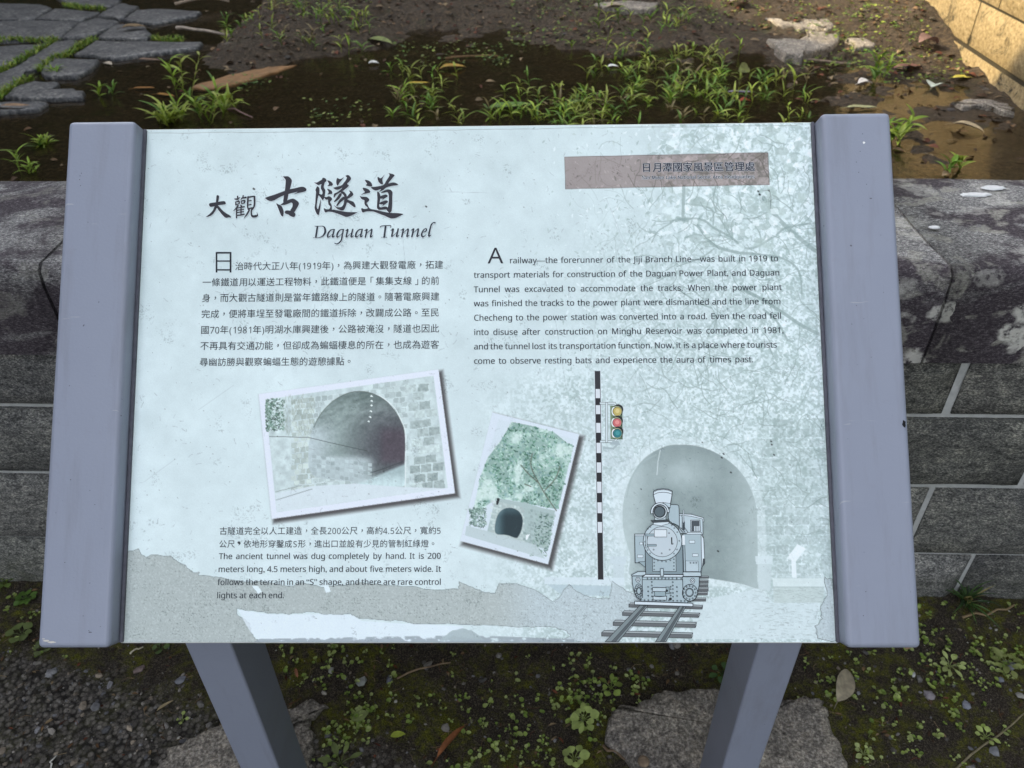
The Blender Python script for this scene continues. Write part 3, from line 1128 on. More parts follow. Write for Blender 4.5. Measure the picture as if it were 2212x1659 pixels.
fill([za(*q) for q in catmull(tun, 3, True)], tuncol)
for r_ in range(5):
    for c_ in range(13):
        x, y = 640 + c_ * 48, 925 + r_ * 44 + c_ * 7
        fill([za(x, y), za(x + 40, y + 4), za(x + 40, y + 36), za(x, y + 32)], np.array([186, 201, 201]) + rng.integers(-24, 24), 0.7)
line([za(*q) for q in catmull([(660, 640), (740, 490), (900, 340), (1130, 270), (1380, 355), (1550, 570), (1590, 700)], 5)], 1.4, (120, 130, 122), 0.8)
line([za(*q) for q in catmull([(1330, 310), (1480, 430), (1560, 580), (1600, 700), (1604, 1000), (1596, 1250)], 5)], 2.0, (232, 240, 238), 0.8)
line([za(200, 735), za(600, 745), za(830, 800), za(1210, 885)], 1.3, (92, 102, 100), 0.8)
line([za(1240, 1110), za(1380, 1065), za(1570, 995)], 1.6, (84, 92, 94), 0.8)
fill([za(*q) for q in ((265, 1320), (640, 1245), (1080, 1220), (1570, 1255), (2030, 1268), (275, 1512))], (218, 229, 233), 0.9)
line([za(270, 1390), za(640, 1275)], 1.2, (120, 132, 134), 0.8)
line([za(262, 1305), za(530, 1240)], 1.2, (140, 150, 148), 0.8)
for q in ((1250, 320), (1255, 370), (1250, 415), (1245, 475), (1238, 535), (1222, 580)):
    fill([za(q[0] - 14, q[1]), za(q[0], q[1] - 12), za(q[0] + 16, q[1] + 6), za(q[0], q[1] + 10)], (232, 240, 236))
zq = zp(1800, 1460, 1.975)
F2 = [zq(335, 375), zq(1022, 548), zq(775, 1575), zq(80, 1390)]
shadow(F2, (6, 7), 10, 0.85)
fill(F2, (218, 228, 236))
I2 = [zq(385, 430), zq(980, 585), zq(752, 1535), zq(115, 1345)]
fill(I2, (214, 226, 232))
ft = [zq(*q) for q in ((490, 450), (640, 480), (820, 530), (930, 620), (975, 640), (870, 1070), (850, 1140), (740, 1120), (560, 1080), (380, 1050), (180, 1180),
                       (240, 880), (300, 730), (400, 600))]
fill(ft, (164, 198, 184), 0.8)
GC = [(112, 160, 136), (134, 182, 158), (160, 202, 182), (192, 224, 208), (96, 142, 124), (214, 236, 228), (150, 186, 184)]
for k in range(2400):
    x, y = 120 + 860 * rng.random(), 440 + 800 * rng.random()
    p0 = zq(x, y)
    if not inside(ft, np.array([p0[0]]), np.array([p0[1]]))[0]:
        continue
    L, a = 7 + 9 * rng.random(), rng.random() * 6.28
    pts = [zq(x + L * math.cos(a + t) * s, y + L * math.sin(a + t) * s) for t, s in ((0, 1.2), (1.5, .6), (3.1, 1.2), (4.6, .6))]
    fill(pts, GC[rng.integers(7)], 0.75)
w2 = window(ft)
k2 = inside(ft, PX[w2], PY[w2])[..., None] * 1.0
nz2 = fbm(PX[w2] * 0.035, PY[w2] * 0.035, 3)[..., None]
A[w2] += k2 * ((sstep(0.5, 0.68, nz2) * 0.75) * (np.array([222, 238, 232]) - A[w2]) - sstep(0.5, 0.34, nz2) * 16)
for pts in ([(840, 1150), (770, 1050), (700, 930), (640, 800), (650, 700)], [(700, 930), (620, 860), (560, 790)], [(740, 1000), (830, 900), (870, 800)], [(640, 960), (590, 940)]):
    line([zq(*q) for q in catmull(pts, 4)], 2.4, (128, 136, 122), 0.9)
fill([zq(*q) for q in ((360, 1050), (600, 1090), (730, 1130), (830, 1150), (770, 1460), (540, 1390), (290, 1330))], (176, 196, 192), 0.85)
for r_ in range(12):
    for c_ in range(20):
        x, y = 320 + c_ * 26 + 12 * (r_ % 2), 1065 + r_ * 24 + c_ * 6
        p0 = zq(x + 10, y + 10)
        if inside(I2, np.array([p0[0]]), np.array([p0[1]]))[0]:
            fill([zq(x, y), zq(x + 23, y + 5), zq(x + 22, y + 24), zq(x, y + 19)],
                 (np.array([166, 186, 182]) if c_ > 9 else np.array([205, 216, 212])) + rng.integers(-20, 20), 0.6)
for k in range(380):
    u_, v_ = rng.random(), rng.random()
    x, y = (155 + 130 * u_, 1130 + 150 * v_) if k % 2 else (690 + 140 * u_ - 60 * v_, 1180 + 330 * v_)
    L, a = 7 + 7 * rng.random(), rng.random() * 6.28
    fill([zq(x + L * math.cos(a + t) * s, y + L * math.sin(a + t) * s) for t, s in ((0, 1.2), (1.5, .6), (3.1, 1.2), (4.6, .6))],
         [(120, 150, 138), (150, 178, 166), (98, 124, 118), (180, 202, 192)][rng.integers(4)], 0.7)
fill([zq(*q) for q in ((130, 1270), (290, 1310), (420, 1345), (545, 1385), (680, 1420), (750, 1530), (118, 1345))], (196, 211, 212), 0.9)
tn = [zq(*q) for q in catmull([(358, 1330), (362, 1220), (400, 1150), (470, 1125), (540, 1150), (575, 1210), (570, 1290), (545, 1350), (520, 1368), (450, 1345)], 4, True)]
fill(tn, lambda X, Y: np.array([58, 84, 90]) + 52 * sstep(1095, 1072, X)[..., None] + 30 * sstep(1118, 1100, Y)[..., None])
line(tn + tn[:1], 1.5, (206, 216, 210), 0.7)
fill([zq(*q) for q in ((372, 1050), (395, 1055), (380, 1105), (362, 1100))], (60, 66, 68))
fill([zq(*q) for q in ((600, 1345), (632, 1333), (625, 1350), (608, 1380), (600, 1380))], (234, 242, 244))
# fine wear all over: hairs, scratches, specks, edge dirt
for k in range(520):
    x, y, a = 300 + 1500 * rng.random(), 275 + 1115 * rng.random(), rng.random() * 6.28
    pts = [(x, y)]
    for j in range(rng.integers(1, 4)):
        a += (rng.random() - 0.5) * 0.9
        x, y = x + 4 * math.cos(a), y + 4 * math.sin(a)
        pts.append((x, y))
    line(pts, 0.7, (120, 130, 134), 0.25 + 0.35 * rng.random())
for k in range(14):
    x, y, a = 350 + 1400 * rng.random(), 290 + 1000 * rng.random(), rng.random() * 6.28
    L = 40 + 120 * rng.random()
    line([(x, y), (x + L * math.cos(a), y + L * math.sin(a))], 0.6, (150, 162, 166), 0.5)
for k in range(900):
    x, y, r_ = 270 + 1530 * rng.random(), 275 + 1115 * rng.random(), 0.4 + 0.8 * rng.random() ** 4
    line([(x, y), (x + 0.3, y)], r_ * 1.6, (84, 90, 92), 0.35 + 0.5 * rng.random())
for q in ((1665, 953, 3), (1666, 960, 3), (1671, 982, 3), (1562, 980, 3), (1578, 1020, 3), (920, 446, 3), (1637, 413, 3), (1640, 420, 4), (1660, 412, 2),
          (516, 1172, 5), (553, 753, 3), (548, 408, 4), (1384, 1056, 2), (1550, 1190, 3), (1558, 988, 3), (770, 512, 4), (1516, 955, 2)):
    line([(q[0], q[1]), (q[0] + 1.5, q[1] + 1)], q[2], (62, 66, 68), 0.9)
line([zh(*q) for q in ((1960, 470), (2020, 460), (2035, 520), (2030, 640))], 1, (90, 98, 96), 0.7)
line(rough([(320, 288), (900, 283), (1300, 276), (1755, 270)], 2, 14)[:-14], 0.9, (150, 160, 160), 0.7)
line(rough([(318, 300), (300, 640), (283, 960), (262, 1380)], 3, 14)[:-14], 1.0, (150, 158, 160), 0.6)
sp = sstep(0.66, 0.8, fbm(PX * .03 + 7, PY * .03, 4)) * sstep(0.6, 0.75, vnoise(PX * .5, PY * .5))
A -= (sp * 26)[..., None]
A += (rng.normal(0, 1.6, A.shape[:2]))[..., None]
lum = A.mean(2, keepdims=True)
A = np.minimum(lum + (A - lum) * 1.03 + (lum - 206) * 0.30, 250)

PRINT_K = 0.97
colr = lin(np.clip(A, 0, 255), PRINT_K).reshape(-1, 3)
pr = sheet('print', us, vsr, lambda X, Y: X * 0, M_PRINT)
co = (CEN + U[..., None] * np.array([1, 0, 0]) + V[..., None] * UP + NRM * 0.0005).reshape(-1, 3)
pr.data.vertices.foreach_set('co', co.ravel().astype(np.float32))
pr.data.flip_normals()
at = pr.data.color_attributes.new('Col', 'FLOAT_COLOR', 'POINT')
at.data.foreach_set('color', np.c_[colr, np.ones(len(colr))].ravel().astype(np.float32))
pr.data.update()
pr.parent = sign
put(pr, 'faded pale green printed tunnel and tree picture, torn at its lower edge')

# ------------------------------------------------------------------ lettering and line art on the board
class Ink(MB):
    def __init__(s, h=0.0009):
        super().__init__()
        s.h = h

    def lift(s):
        s.h += 4e-6
        return s.h

    def poly(s, pts, col, k=1.0):               # pts: spots of the photograph
        s.flat([pan(*p_) for p_ in pts], col, k)

    def flat(s, uv, col, k=1.0):                # pts: panel coordinates
        h = s.lift()
        tri = tessellate_polygon([[Vector((a, b, 0)) for a, b in uv]])
        s.add([P3(a, b, h) for a, b in uv], [tuple(t) for t in tri], lin(col, k))

    def stroke(s, pts, col, n=6, z=lambda x, y: (x, y)):   # pts: (x, y, half width)
        c = np.array(catmull(pts, n)) if len(pts) > 2 else np.array(pts, float)
        xy, r = c[:, :2], np.maximum(c[:, 2], 1)
        t = np.gradient(xy, axis=0)
        t /= np.linalg.norm(t, axis=1)[:, None] + 1e-9
        nn = np.c_[-t[:, 1], t[:, 0]]
        L, Rr = xy + nn * r[:, None], xy - nn * r[:, None]
        cap0 = [xy[0] - t[0] * r[0] * 0.7 + nn[0] * r[0] * k for k in (-0.6, 0.6)]
        cap1 = [xy[-1] + t[-1] * r[-1] * 0.7 + nn[-1] * r[-1] * k for k in (0.6, -0.6)]
        h = s.lift()
        q = [P3(*pan(*z(*p_)), h) for p_ in list(L) + list(Rr) + cap0 + cap1]
        m_ = len(L)
        f = [(i, i + 1, m_ + i + 1, m_ + i) for i in range(m_ - 1)]
        f += [(0, m_, 2 * m_, 2 * m_ + 1), (m_ - 1, 2 * m_ + 2, 2 * m_ + 3, 2 * m_ - 1)]
        s.add(q, f, lin(col))

    def outline(s, pts, wd, col, closed=True):  # a pen line of even width along pts (photo spots)
        P = [np.array(p_, float) for p_ in pts]
        if closed:
            P = P + [P[0]]
        h = s.lift()
        for a, b in zip(P[:-1], P[1:]):
            d = b - a
            L = np.linalg.norm(d)
            if L < 1e-6:
                continue
            d /= L
            n_ = np.array([-d[1], d[0]]) * wd / 2
            a2, b2 = a - d * wd * 0.4, b + d * wd * 0.4
            s.add([P3(*pan(*q), h) for q in (a2 + n_, b2 + n_, b2 - n_, a2 - n_)], [(0, 1, 2, 3)], lin(col))
            h = s.lift() if len(P) < 8 else h + 5e-7
        s.h = max(s.h, h)


# glyph outlines from the built-in font
_need = {}


def sans(s):                                    # plain sans letters and figures of the built-in font set
    o = ''
    for c in s:
        k = ord(c)
        o += chr(0x1D5A0 + k - 65) if 65 <= k <= 90 else chr(0x1D5BA + k - 97) if 97 <= k <= 122 else chr(0x1D7E2 + k - 48) if 48 <= k <= 57 else c
    return o


def want(txt, off=0.0):
    _need[(txt, off)] = None


EN = ["railway—the forerunner of the Jiji Branch Line—was built in 1919 to",
      "transport materials for construction of the Daguan Power Plant, and Daguan",
      "Tunnel was excavated to accommodate the tracks. When the power plant",
      "was finished the tracks to the power plant were dismantled and the line from",
      "Checheng to the power station was converted into a road. Even the road fell",
      "into disuse after construction on Minghu Reservoir was completed in 1981,",
      "and the tunnel lost its transportation function. Now, it is a place where tourists",
      "come to observe resting bats and experience the aura of times past."]
ENX = [(297, 157, 2097, 144), (58, 254, 2105, 240), (58, 350, 2122, 338), (58, 445, 2112, 432), (58, 541, 2116, 529),
       (58, 637, 2132, 626), (58, 733, 2088, 723), (58, 829, 1930, 822)]
CAP = ["The ancient tunnel was dug completely by hand. It is 200", "meters long, 4.5 meters high, and about five meters wide. It",
       "follows the terrain in an “S” shape, and there are rare control", "lights at each end."]
CAPX = [(657, 295, 2058, 291), (652, 377, 2060, 373), (648, 459, 2058, 455), (643, 541, 1068, 541)]
CN = ["治時代大正八年(1919年)，為興建大觀發電廠，拓建", "一條鐵道用以運送工程物料，此鐵道便是「集集支線」的前", "身，而大觀古隧道則是當年鐵路線上的隧道。隨著電廠興建",
      "完成，便將車埕至發電廠間的鐵道拆除，改闢成公路。至民", "國70年(1981年)明湖水庫興建後，公路被淹沒，隧道也因此", "不再具有交通功能，但卻成為蝙蝠棲息的所在，也成為遊客",
      "尋幽訪勝與觀察蝙蝠生態的遊憩據點。"]
CNX = [(350, 182, 2153, 178), (68, 322, 2120, 316), (62, 458, 2120, 453), (58, 597, 2118, 591), (52, 735, 2118, 730), (48, 874, 2118, 869), (42, 1015, 1375, 1013)]
CC = ["古隧道完全以人工建造，全長200公尺，高約4.5公尺，寬約5", "公尺，依地形穿鑿成S形，進出口並設有少見的管制紅綠燈。"]
CCX = [(662, 117, 2060, 114), (660, 199, 2035, 197)]
HC = "日月潭國家風景區管理處"
HE = "Sun Moon Lake National Secnic Area Headquarters"
THIN, BOLD = 0.0, 0.0
for t_ in EN + CAP + ['A']:
    for wd_ in t_.split():
        want(wd_)
for t_ in CN + CC + ['日']:
    for ch in t_:
        want(ch, THIN if ord(ch) > 0x2000 else 0.0)
for ch in HC:
    want(ch)
    want(ch, BOLD)
for wd_ in HE.split():
    want(wd_)
    want(wd_)
    want(wd_, BOLD)
tmp = []
for (t_, off) in _need:
    cu = bpy.data.curves.new('t', 'FONT')
    cu.body = sans(t_)
    cu.size = 1.0
    cu.offset = off
    cu.resolution_u = 3
    cu.fill_mode = 'FRONT'
    o = bpy.data.objects.new('t', cu)
    COL.objects.link(o)
    tmp.append((t_, off, o, cu))
dg = bpy.context.evaluated_depsgraph_get()
dg.update()
for t_, off, o, cu in tmp:
    me = bpy.data.meshes.new_from_object(o.evaluated_get(dg))
    v = np.array([q.co[:2] for q in me.vertices]).reshape(-1, 2)
    _need[(t_, off)] = (v, [tuple(p_.vertices) for p_ in me.polygons])
    bpy.data.meshes.remove(me)
for t_, off, o, cu in tmp:
    bpy.data.objects.remove(o)
    bpy.data.curves.remove(cu)
REF = _need[('The', 0.0)][0]
CAPH = REF[:, 1].max()                          # height of a capital for size 1
_ck = _need[('國', THIN)][0] if ('國', THIN) in _need else REF
CJK = (_ck[:, 0].max() - _ck[:, 0].min()) / 0.85   # size of one ideograph cell
CCY = (_ck[:, 1].max() + _ck[:, 1].min()) / 2


def glyph(ink, key, u, v, sx, sy, col, k=1.0):
    vs, fs = _need[key]
    if len(vs):
        ink.add([P3(u + a * sx, v + b * sy, ink.h) for a, b in vs], fs, lin(col, k))


def words(ink, txt, z, X, cap, col, off=0.0, sq=0.99, du=0, dv=0):
    (ul, vl), (ur, vr) = pan(*z(X[0], X[1])), pan(*z(X[2], X[3]))
    v = (vl + vr) / 2
    s = cap / CAPH
    ws = txt.split()
    wid = [(_need[(q, 0.0)][0][:, 0].max()) for q in ws]
    sx = s * sq
    tot = ur - ul
    if len(ws) > 1:
        gap = (tot - sum(wid) * sx) / (len(ws) - 1)
        gmin = 0.17 * s
        if gap < gmin:
            sx = (tot - gmin * (len(ws) - 1)) / sum(wid)
            gap = gmin
    else:
        sx, gap = tot / wid[0], 0
    ink.lift()
    u = ul
    for q, wq in zip(ws, wid):
        glyph(ink, (q, off), u + du, v + dv, sx, s, col)
        u += wq * sx + gap


def hanzi(ink, txt, z, X, em_z, col, off=THIN, du=0, dv=0):
    (ul, vl), (ur, vr) = pan(*z(X[0], X[1])), pan(*z(X[2], X[3]))
    vc = (vl + vr) / 2
    adv = [1.0 if ord(c) > 0x2000 else (0.34 if c in '()' else 0.29 if c == '.' else 0.66 if c == 'S' else 0.56) for c in txt]
    em = (ur - ul) / (sum(adv) - 0.06)
    s = em / CJK * 0.98
    ink.lift()
    u = ul - 0.03 * em
    for c, a in zip(txt, adv):
        asc = ord(c) <= 0x2000
        key = (c, (0.0 if asc else off))
        vs = _need[key][0]
        if len(vs):
            mid = (vs[:, 0].max() + vs[:, 0].min()) / 2
            if c in '，。':
                my = (vs[:, 1].max() + vs[:, 1].min()) / 2
                glyph(ink, key, u + em * 0.5 - mid * s + du, vc - my * s + dv, s, s, col)
            elif c == '「':
                glyph(ink, key, u + em * 0.62 - mid * s + du, vc - CCY * s + dv, s, s, col)
            elif asc:
                sa = em * 0.76 / CAPH
                glyph(ink, key, u + em * a / 2 - mid * sa * 0.93 + du, vc - em * 0.38 + dv, sa * 0.93, sa, col)
            else:
                glyph(ink, key, u + em * 0.5 - mid * s + du, vc - CCY * s + dv, s, s, col)
        u += em * a


INKC = (34, 40, 50)
z1 = zp(1860, 960, 1.6758)
ink = Ink()
for t_, X in zip(EN, ENX):
    words(ink, t_, z1, X, 0.00830, INKC)
    words(ink, t_, z1, X, 0.00830, INKC, du=0.00022)
words(ink, 'A', z1, (152, 158, 257, 158), 0.0224, (38, 38, 48))
ink.build('english_text', M_INK, sign)
z2 = zp(780, 980, 2.1686)
ink = Ink()
for t_, X in zip(CN, CNX):
    hanzi(ink, t_, z2, X, 79, INKC)
# the large first character, thin strokes
for a, b, c, d in ((182, 62, 196, 240), (303, 62, 318, 240), (182, 62, 318, 76), (190, 135, 310, 146), (190, 211, 310, 223)):
    ink.poly([z2(a, b), z2(c, b), z2(c, d), z2(a, d)], (24, 28, 40))
ink.build('chinese_text', M_INK, sign)
z3 = zp(460, 2050, 1.58)
ink = Ink()
for t_, X in zip(CC, CCX):
    hanzi(ink, t_, z3, X, 52.5, INKC)
for t_, X in zip(CAP, CAPX):
    words(ink, t_, z3, X, 0.00775, INKC)
    words(ink, t_, z3, X, 0.00775, INKC, du=0.0002)
ink.build('caption_text', M_INK, sign)
z4 = zp(2200, 560, 2.3042)
ink = Ink(0.0008)
for lit, off, col in ((1, 0.0, (226, 230, 234)), (0, 0.0, (14, 24, 46))):
    for k in ([(0.0003, 0), (-0.0003, 0), (0, 0.0002), (0, -0.0002)] if not lit else [(0.0005, 0), (-0.0005, 0), (0, 0.0005), (0, -0.0005)]):
        hanzi(ink, HC, z4, (845, 263, 1885, 241), 95, col, off, *k)
        q_ = 0.7 if not lit else 1.0
        words(ink, HE, z4, (847, 371, 1882, 346), 0.0047, col, off, du=k[0] * q_, dv=k[1] * q_)
ink.build('header_text', M_INK, sign)

# brush lettering of the title, outlines and strokes followed by eye
ZA, ZB, ZC, ZD, ZE, ZF = (zp(820, 770, 9.2167), zp(1050, 690, 8.295), zp(1250, 690, 8.295), zp(1430, 690, 8.295),
                          zp(1240, 880, 8.5077), zp(1500, 880, 8.5077))
TP = [(ZA, [[165, 440, 200, 410, 300, 388, 415, 372, 520, 352, 690, 330, 740, 340, 782, 400, 770, 440, 720, 455, 560, 475, 480, 492, 370, 520, 280, 538, 200, 535, 170, 490],
            [440, 140, 465, 115, 500, 115, 533, 150, 530, 220, 505, 360, 490, 480, 445, 600, 390, 700, 320, 800, 220, 870, 120, 908, 50, 912, 130, 850, 220, 770, 300, 680, 360, 540, 410, 400, 430, 250],
            [490, 490, 570, 570, 680, 690, 800, 780, 920, 850, 985, 935, 880, 928, 800, 942, 730, 915, 640, 820, 550, 710, 470, 600, 440, 520]]),
      (ZB, [[690, 148, 760, 138, 860, 142, 940, 200, 985, 280, 965, 400, 920, 565, 870, 725, 830, 935, 700, 1010, 725, 780, 750, 620, 780, 310, 755, 220],
            [110, 845, 400, 750, 640, 660, 760, 620, 920, 570, 1100, 530, 1290, 487, 1400, 500, 1465, 560, 1455, 620, 1380, 655, 1180, 695, 1045, 732, 1180, 655, 1000, 690, 870, 725, 700, 780, 550, 850, 400, 930, 290, 960, 190, 930, 130, 890],
            [468, 1040, 540, 1070, 610, 1100, 660, 1150, 700, 1250, 715, 1320, 700, 1440, 680, 1475, 620, 1420, 570, 1300, 520, 1170],
            [605, 1090, 660, 1040, 760, 970, 830, 935, 1000, 878, 1100, 910, 1190, 980, 1220, 1060, 1150, 1190, 1060, 1330, 930, 1285, 1000, 1150, 1005, 1040, 960, 1010, 880, 1040, 790, 1075, 700, 1090],
            [745, 1320, 800, 1272, 900, 1275, 1000, 1300, 1080, 1350, 1105, 1410, 1080, 1470, 1020, 1485, 930, 1450, 860, 1400, 780, 1380]]),
      (ZC, [[62, 343, 150, 345, 260, 285, 330, 240, 340, 192, 410, 195, 455, 230, 475, 300, 430, 330, 400, 400, 385, 510, 430, 580, 430, 680, 405, 840, 345, 925, 280, 840, 215, 765, 225, 715, 310, 745, 340, 700, 335, 640, 295, 560, 285, 480, 305, 400, 210, 430, 150, 400],
            [175, 472, 225, 510, 245, 570, 235, 700, 205, 790, 170, 950, 150, 1120, 165, 1200, 195, 1215, 235, 1080, 280, 925, 282, 1050, 270, 1200, 225, 1400, 205, 1420, 160, 1395, 110, 1300, 78, 1180, 100, 1050, 110, 850, 125, 650, 105, 600, 140, 510],
            [500, 275, 560, 285, 640, 330, 685, 400, 660, 445, 590, 455, 510, 462, 555, 400, 530, 340], [495, 555, 560, 570, 640, 620, 668, 680, 650, 720, 580, 732, 500, 742, 545, 680, 520, 610],
            [400, 830, 480, 830, 540, 800, 600, 815, 655, 870, 650, 920, 600, 980, 605, 1020, 650, 1110, 655, 1240, 700, 1240, 900, 1280, 1150, 1320, 1482, 1332, 1460, 1360, 1300, 1440, 1150, 1485, 1050, 1460, 850, 1380, 650, 1320, 520, 1315, 430, 1335, 385, 1220, 415, 1200, 460, 1230, 560, 1225, 600, 1140, 545, 1080, 525, 990, 520, 915, 450, 910],
            [835, 195, 905, 230, 980, 215, 1050, 170, 960, 290, 900, 360, 850, 450, 810, 410, 795, 320, 805, 250],
            [1100, 125, 1180, 100, 1240, 130, 1290, 215, 1240, 300, 1160, 385, 1210, 440, 1200, 475, 1100, 560, 1000, 640, 900, 690, 800, 750, 730, 850, 710, 830, 725, 720, 820, 670, 920, 600, 1000, 515, 900, 570, 820, 585, 740, 560, 708, 520, 800, 490, 970, 440, 1050, 350, 1120, 260, 1150, 180],
            [930, 710, 1000, 640, 1080, 680, 1140, 760, 1160, 900, 1150, 1010, 1100, 1170, 1030, 1270, 930, 1260, 820, 1210, 710, 1090, 800, 1150, 900, 1165, 1000, 1130, 1050, 1010, 1060, 880, 1060, 800, 1000, 720],
            [1215, 612, 1300, 640, 1360, 720, 1350, 770, 1250, 850, 1165, 905, 1300, 960, 1370, 990, 1430, 1090, 1435, 1150, 1400, 1165, 1300, 1100, 1200, 1020, 1120, 990, 1130, 850, 1200, 760, 1255, 680]]),
      (ZD, [[250, 260, 340, 270, 420, 310, 480, 380, 495, 450, 460, 478, 370, 462, 280, 435, 328, 390, 290, 330], [182, 522, 280, 530, 380, 580, 430, 640, 410, 685, 320, 705, 230, 720, 125, 760, 200, 700, 255, 660, 205, 600],
            [85, 795, 150, 815, 270, 820, 340, 845, 395, 900, 380, 960, 310, 1025, 350, 1090, 420, 1210, 600, 1250, 850, 1310, 1090, 1350, 1350, 1360, 1518, 1390, 1460, 1430, 1300, 1510, 1160, 1538, 1050, 1510, 900, 1440, 700, 1370, 550, 1310, 380, 1300, 280, 1310, 175, 1338, 130, 1230, 165, 1190, 210, 1220, 330, 1210, 335, 1160, 270, 1110, 235, 1030, 235, 930, 150, 900],
            [675, 160, 720, 180, 760, 205, 820, 180, 910, 75, 850, 190, 835, 270, 855, 380, 830, 405, 780, 395, 720, 340, 675, 240],
            [1035, 40, 1150, 60, 1225, 90, 1230, 120, 1150, 220, 1030, 375, 1150, 345, 1260, 355, 1360, 415, 1280, 440, 1130, 460, 950, 520, 870, 590, 720, 655, 790, 570, 650, 605, 580, 605, 500, 560, 460, 500, 600, 485, 860, 430, 960, 290, 1070, 110],
            [660, 665, 715, 665, 755, 740, 770, 800, 750, 960, 740, 1160, 930, 1140, 1010, 1180, 960, 1235, 740, 1250, 680, 1225, 650, 1160, 665, 900],
            [780, 685, 880, 620, 1000, 572, 1100, 590, 1170, 670, 1160, 800, 1160, 1000, 1140, 1270, 1080, 1345, 1040, 1330, 960, 1235, 1010, 1180, 1040, 1000, 1045, 800, 1020, 690, 980, 665, 870, 685],
            [750, 810, 930, 740, 1010, 780, 990, 820, 880, 890, 790, 965, 850, 885, 760, 880], [745, 1010, 950, 935, 1020, 980, 990, 1020, 890, 1090, 800, 1150, 860, 1075, 760, 1065]])]
TS = [(ZA, [[(1110, 255, 22), (1200, 255, 26), (1300, 200, 14)], [(1215, 150, 26), (1225, 250, 28), (1240, 320, 14)],
            [(1345, 230, 12), (1430, 215, 28), (1530, 195, 34)], [(1425, 125, 24), (1400, 210, 24), (1320, 300, 6)],
            [(1150, 360, 22), (1150, 475, 24)], [(1150, 360, 18), (1275, 345, 26), (1270, 430, 24)], [(1160, 465, 20), (1270, 430, 18)],
            [(1355, 320, 18), (1360, 415, 22)], [(1355, 325, 18), (1480, 320, 30), (1465, 400, 26)], [(1365, 425, 18), (1465, 400, 20)],
            [(1235, 500, 36), (1160, 600, 24), (1055, 705, 5)], [(1185, 580, 26), (1180, 780, 28), (1178, 950, 26)], [(1330, 480, 26), (1370, 530, 30)],
            [(1200, 590, 18), (1330, 565, 22), (1470, 535, 26)], [(1345, 540, 28), (1345, 830, 24)], [(1200, 670, 18), (1445, 640, 20)],
            [(1200, 755, 20), (1440, 722, 20)], [(1195, 860, 26), (1330, 845, 26), (1465, 815, 24)],
            [(1605, 170, 32), (1590, 400, 32), (1590, 560, 28), (1640, 650, 34)], [(1610, 190, 28), (1820, 155, 28)],
            [(1840, 160, 36), (1840, 420, 34), (1820, 540, 32), (1760, 640, 26)], [(1610, 330, 18), (1720, 312, 22)], [(1610, 480, 20), (1715, 452, 24)],
            [(1600, 625, 26), (1740, 585, 28), (1800, 600, 20)], [(1650, 660, 28), (1560, 820, 30), (1455, 955, 6)],
            [(1735, 640, 26), (1725, 820, 30), (1780, 895, 42), (1900, 880, 44), (1950, 850, 24), (1925, 750, 5)]]),
      (ZC, [[(940, 740, 45), (860, 860, 45), (740, 980, 22)], [(1050, 860, 50), (930, 960, 42), (820, 1110, 24)]])]
LA = [[(850, 335, 14), (740, 345, 18), (650, 430, 28), (615, 530, 30), (620, 595, 24), (700, 560, 10), (790, 470, 8)], [(835, 335, 26), (800, 480, 28), (780, 590, 26), (860, 548, 8)]]
LU = [[(1215, 385, 8), (1280, 345, 24), (1295, 340, 28), (1265, 480, 28), (1245, 590, 24), (1330, 530, 8), (1410, 450, 8)], [(1465, 330, 26), (1430, 480, 28), (1410, 590, 24), (1500, 545, 8)]]
LN = [[(1860, 380, 8), (1930, 345, 24), (1950, 335, 26), (1925, 450, 28), (1890, 600, 26)], [(1940, 470, 8), (2050, 370, 12), (2110, 335, 26), (2095, 450, 28), (2070, 585, 26), (2150, 540, 8)]]
sh = lambda L, dx, dy=0: [[(x + dx, y + dy, r_) for x, y, r_ in q] for q in L]
TS.append((ZE, [[(265, 235, 30), (210, 600, 34)], [(170, 222, 8), (250, 228, 10), (430, 218, 10)],
                [(430, 220, 12), (505, 265, 26), (528, 370, 36), (510, 470, 34), (440, 560, 22), (340, 605, 12)], [(115, 612, 6), (340, 606, 10)],
                [(1160, 335, 14), (1050, 345, 18), (965, 430, 28), (930, 530, 30), (935, 595, 24), (1010, 560, 10), (1100, 470, 8)],
                [(1145, 335, 26), (1110, 520, 28), (1080, 680, 26), (1020, 770, 22), (930, 825, 18), (850, 800, 14)]]
           + LA + LU + sh(LA, 952, -6) + LN))
TS.append((ZF, [[(180, 275, 8), (215, 220, 14), (380, 208, 14), (540, 205, 14), (530, 275, 8)], [(370, 215, 34), (320, 595, 32)], [(215, 600, 6), (410, 598, 8)]]
           + sh(LU, -668, -15) + sh(LN, -975, -12) + sh(LN, -630, -15)
           + [[(1640, 430, 10), (1740, 390, 22), (1755, 330, 24), (1720, 305, 14), (1640, 380, 22), (1595, 490, 30), (1605, 560, 30), (1650, 585, 20), (1750, 505, 8)],
              [(2050, 110, 26), (1990, 105, 18), (1920, 180, 24), (1870, 360, 28), (1835, 560, 28), (1915, 515, 8)]]))
ink = Ink(0.0008)
for dx, dy, col in ((-0.9, 1.0, (236, 243, 247)), (0.9, 0.5, (228, 237, 242)), (0, 0, None)):
    for z, polys in TP:
        for q in polys:
            pts = catmull(list(zip(q[::2], q[1::2])), 3, True)
            ink.poly([tuple(np.array(z(*p_)) + (dx, dy)) for p_ in pts], col or (44, 44, 52))
    for z, st in TS:
        for q in st:
            ink.stroke(q, col or ((44, 44, 52) if z in (ZA, ZC) else (36, 46, 56)), 5, lambda x, y: tuple(np.array(z(x, y)) + (dx, dy)))
ink.build('title_lettering', M_INK, sign)

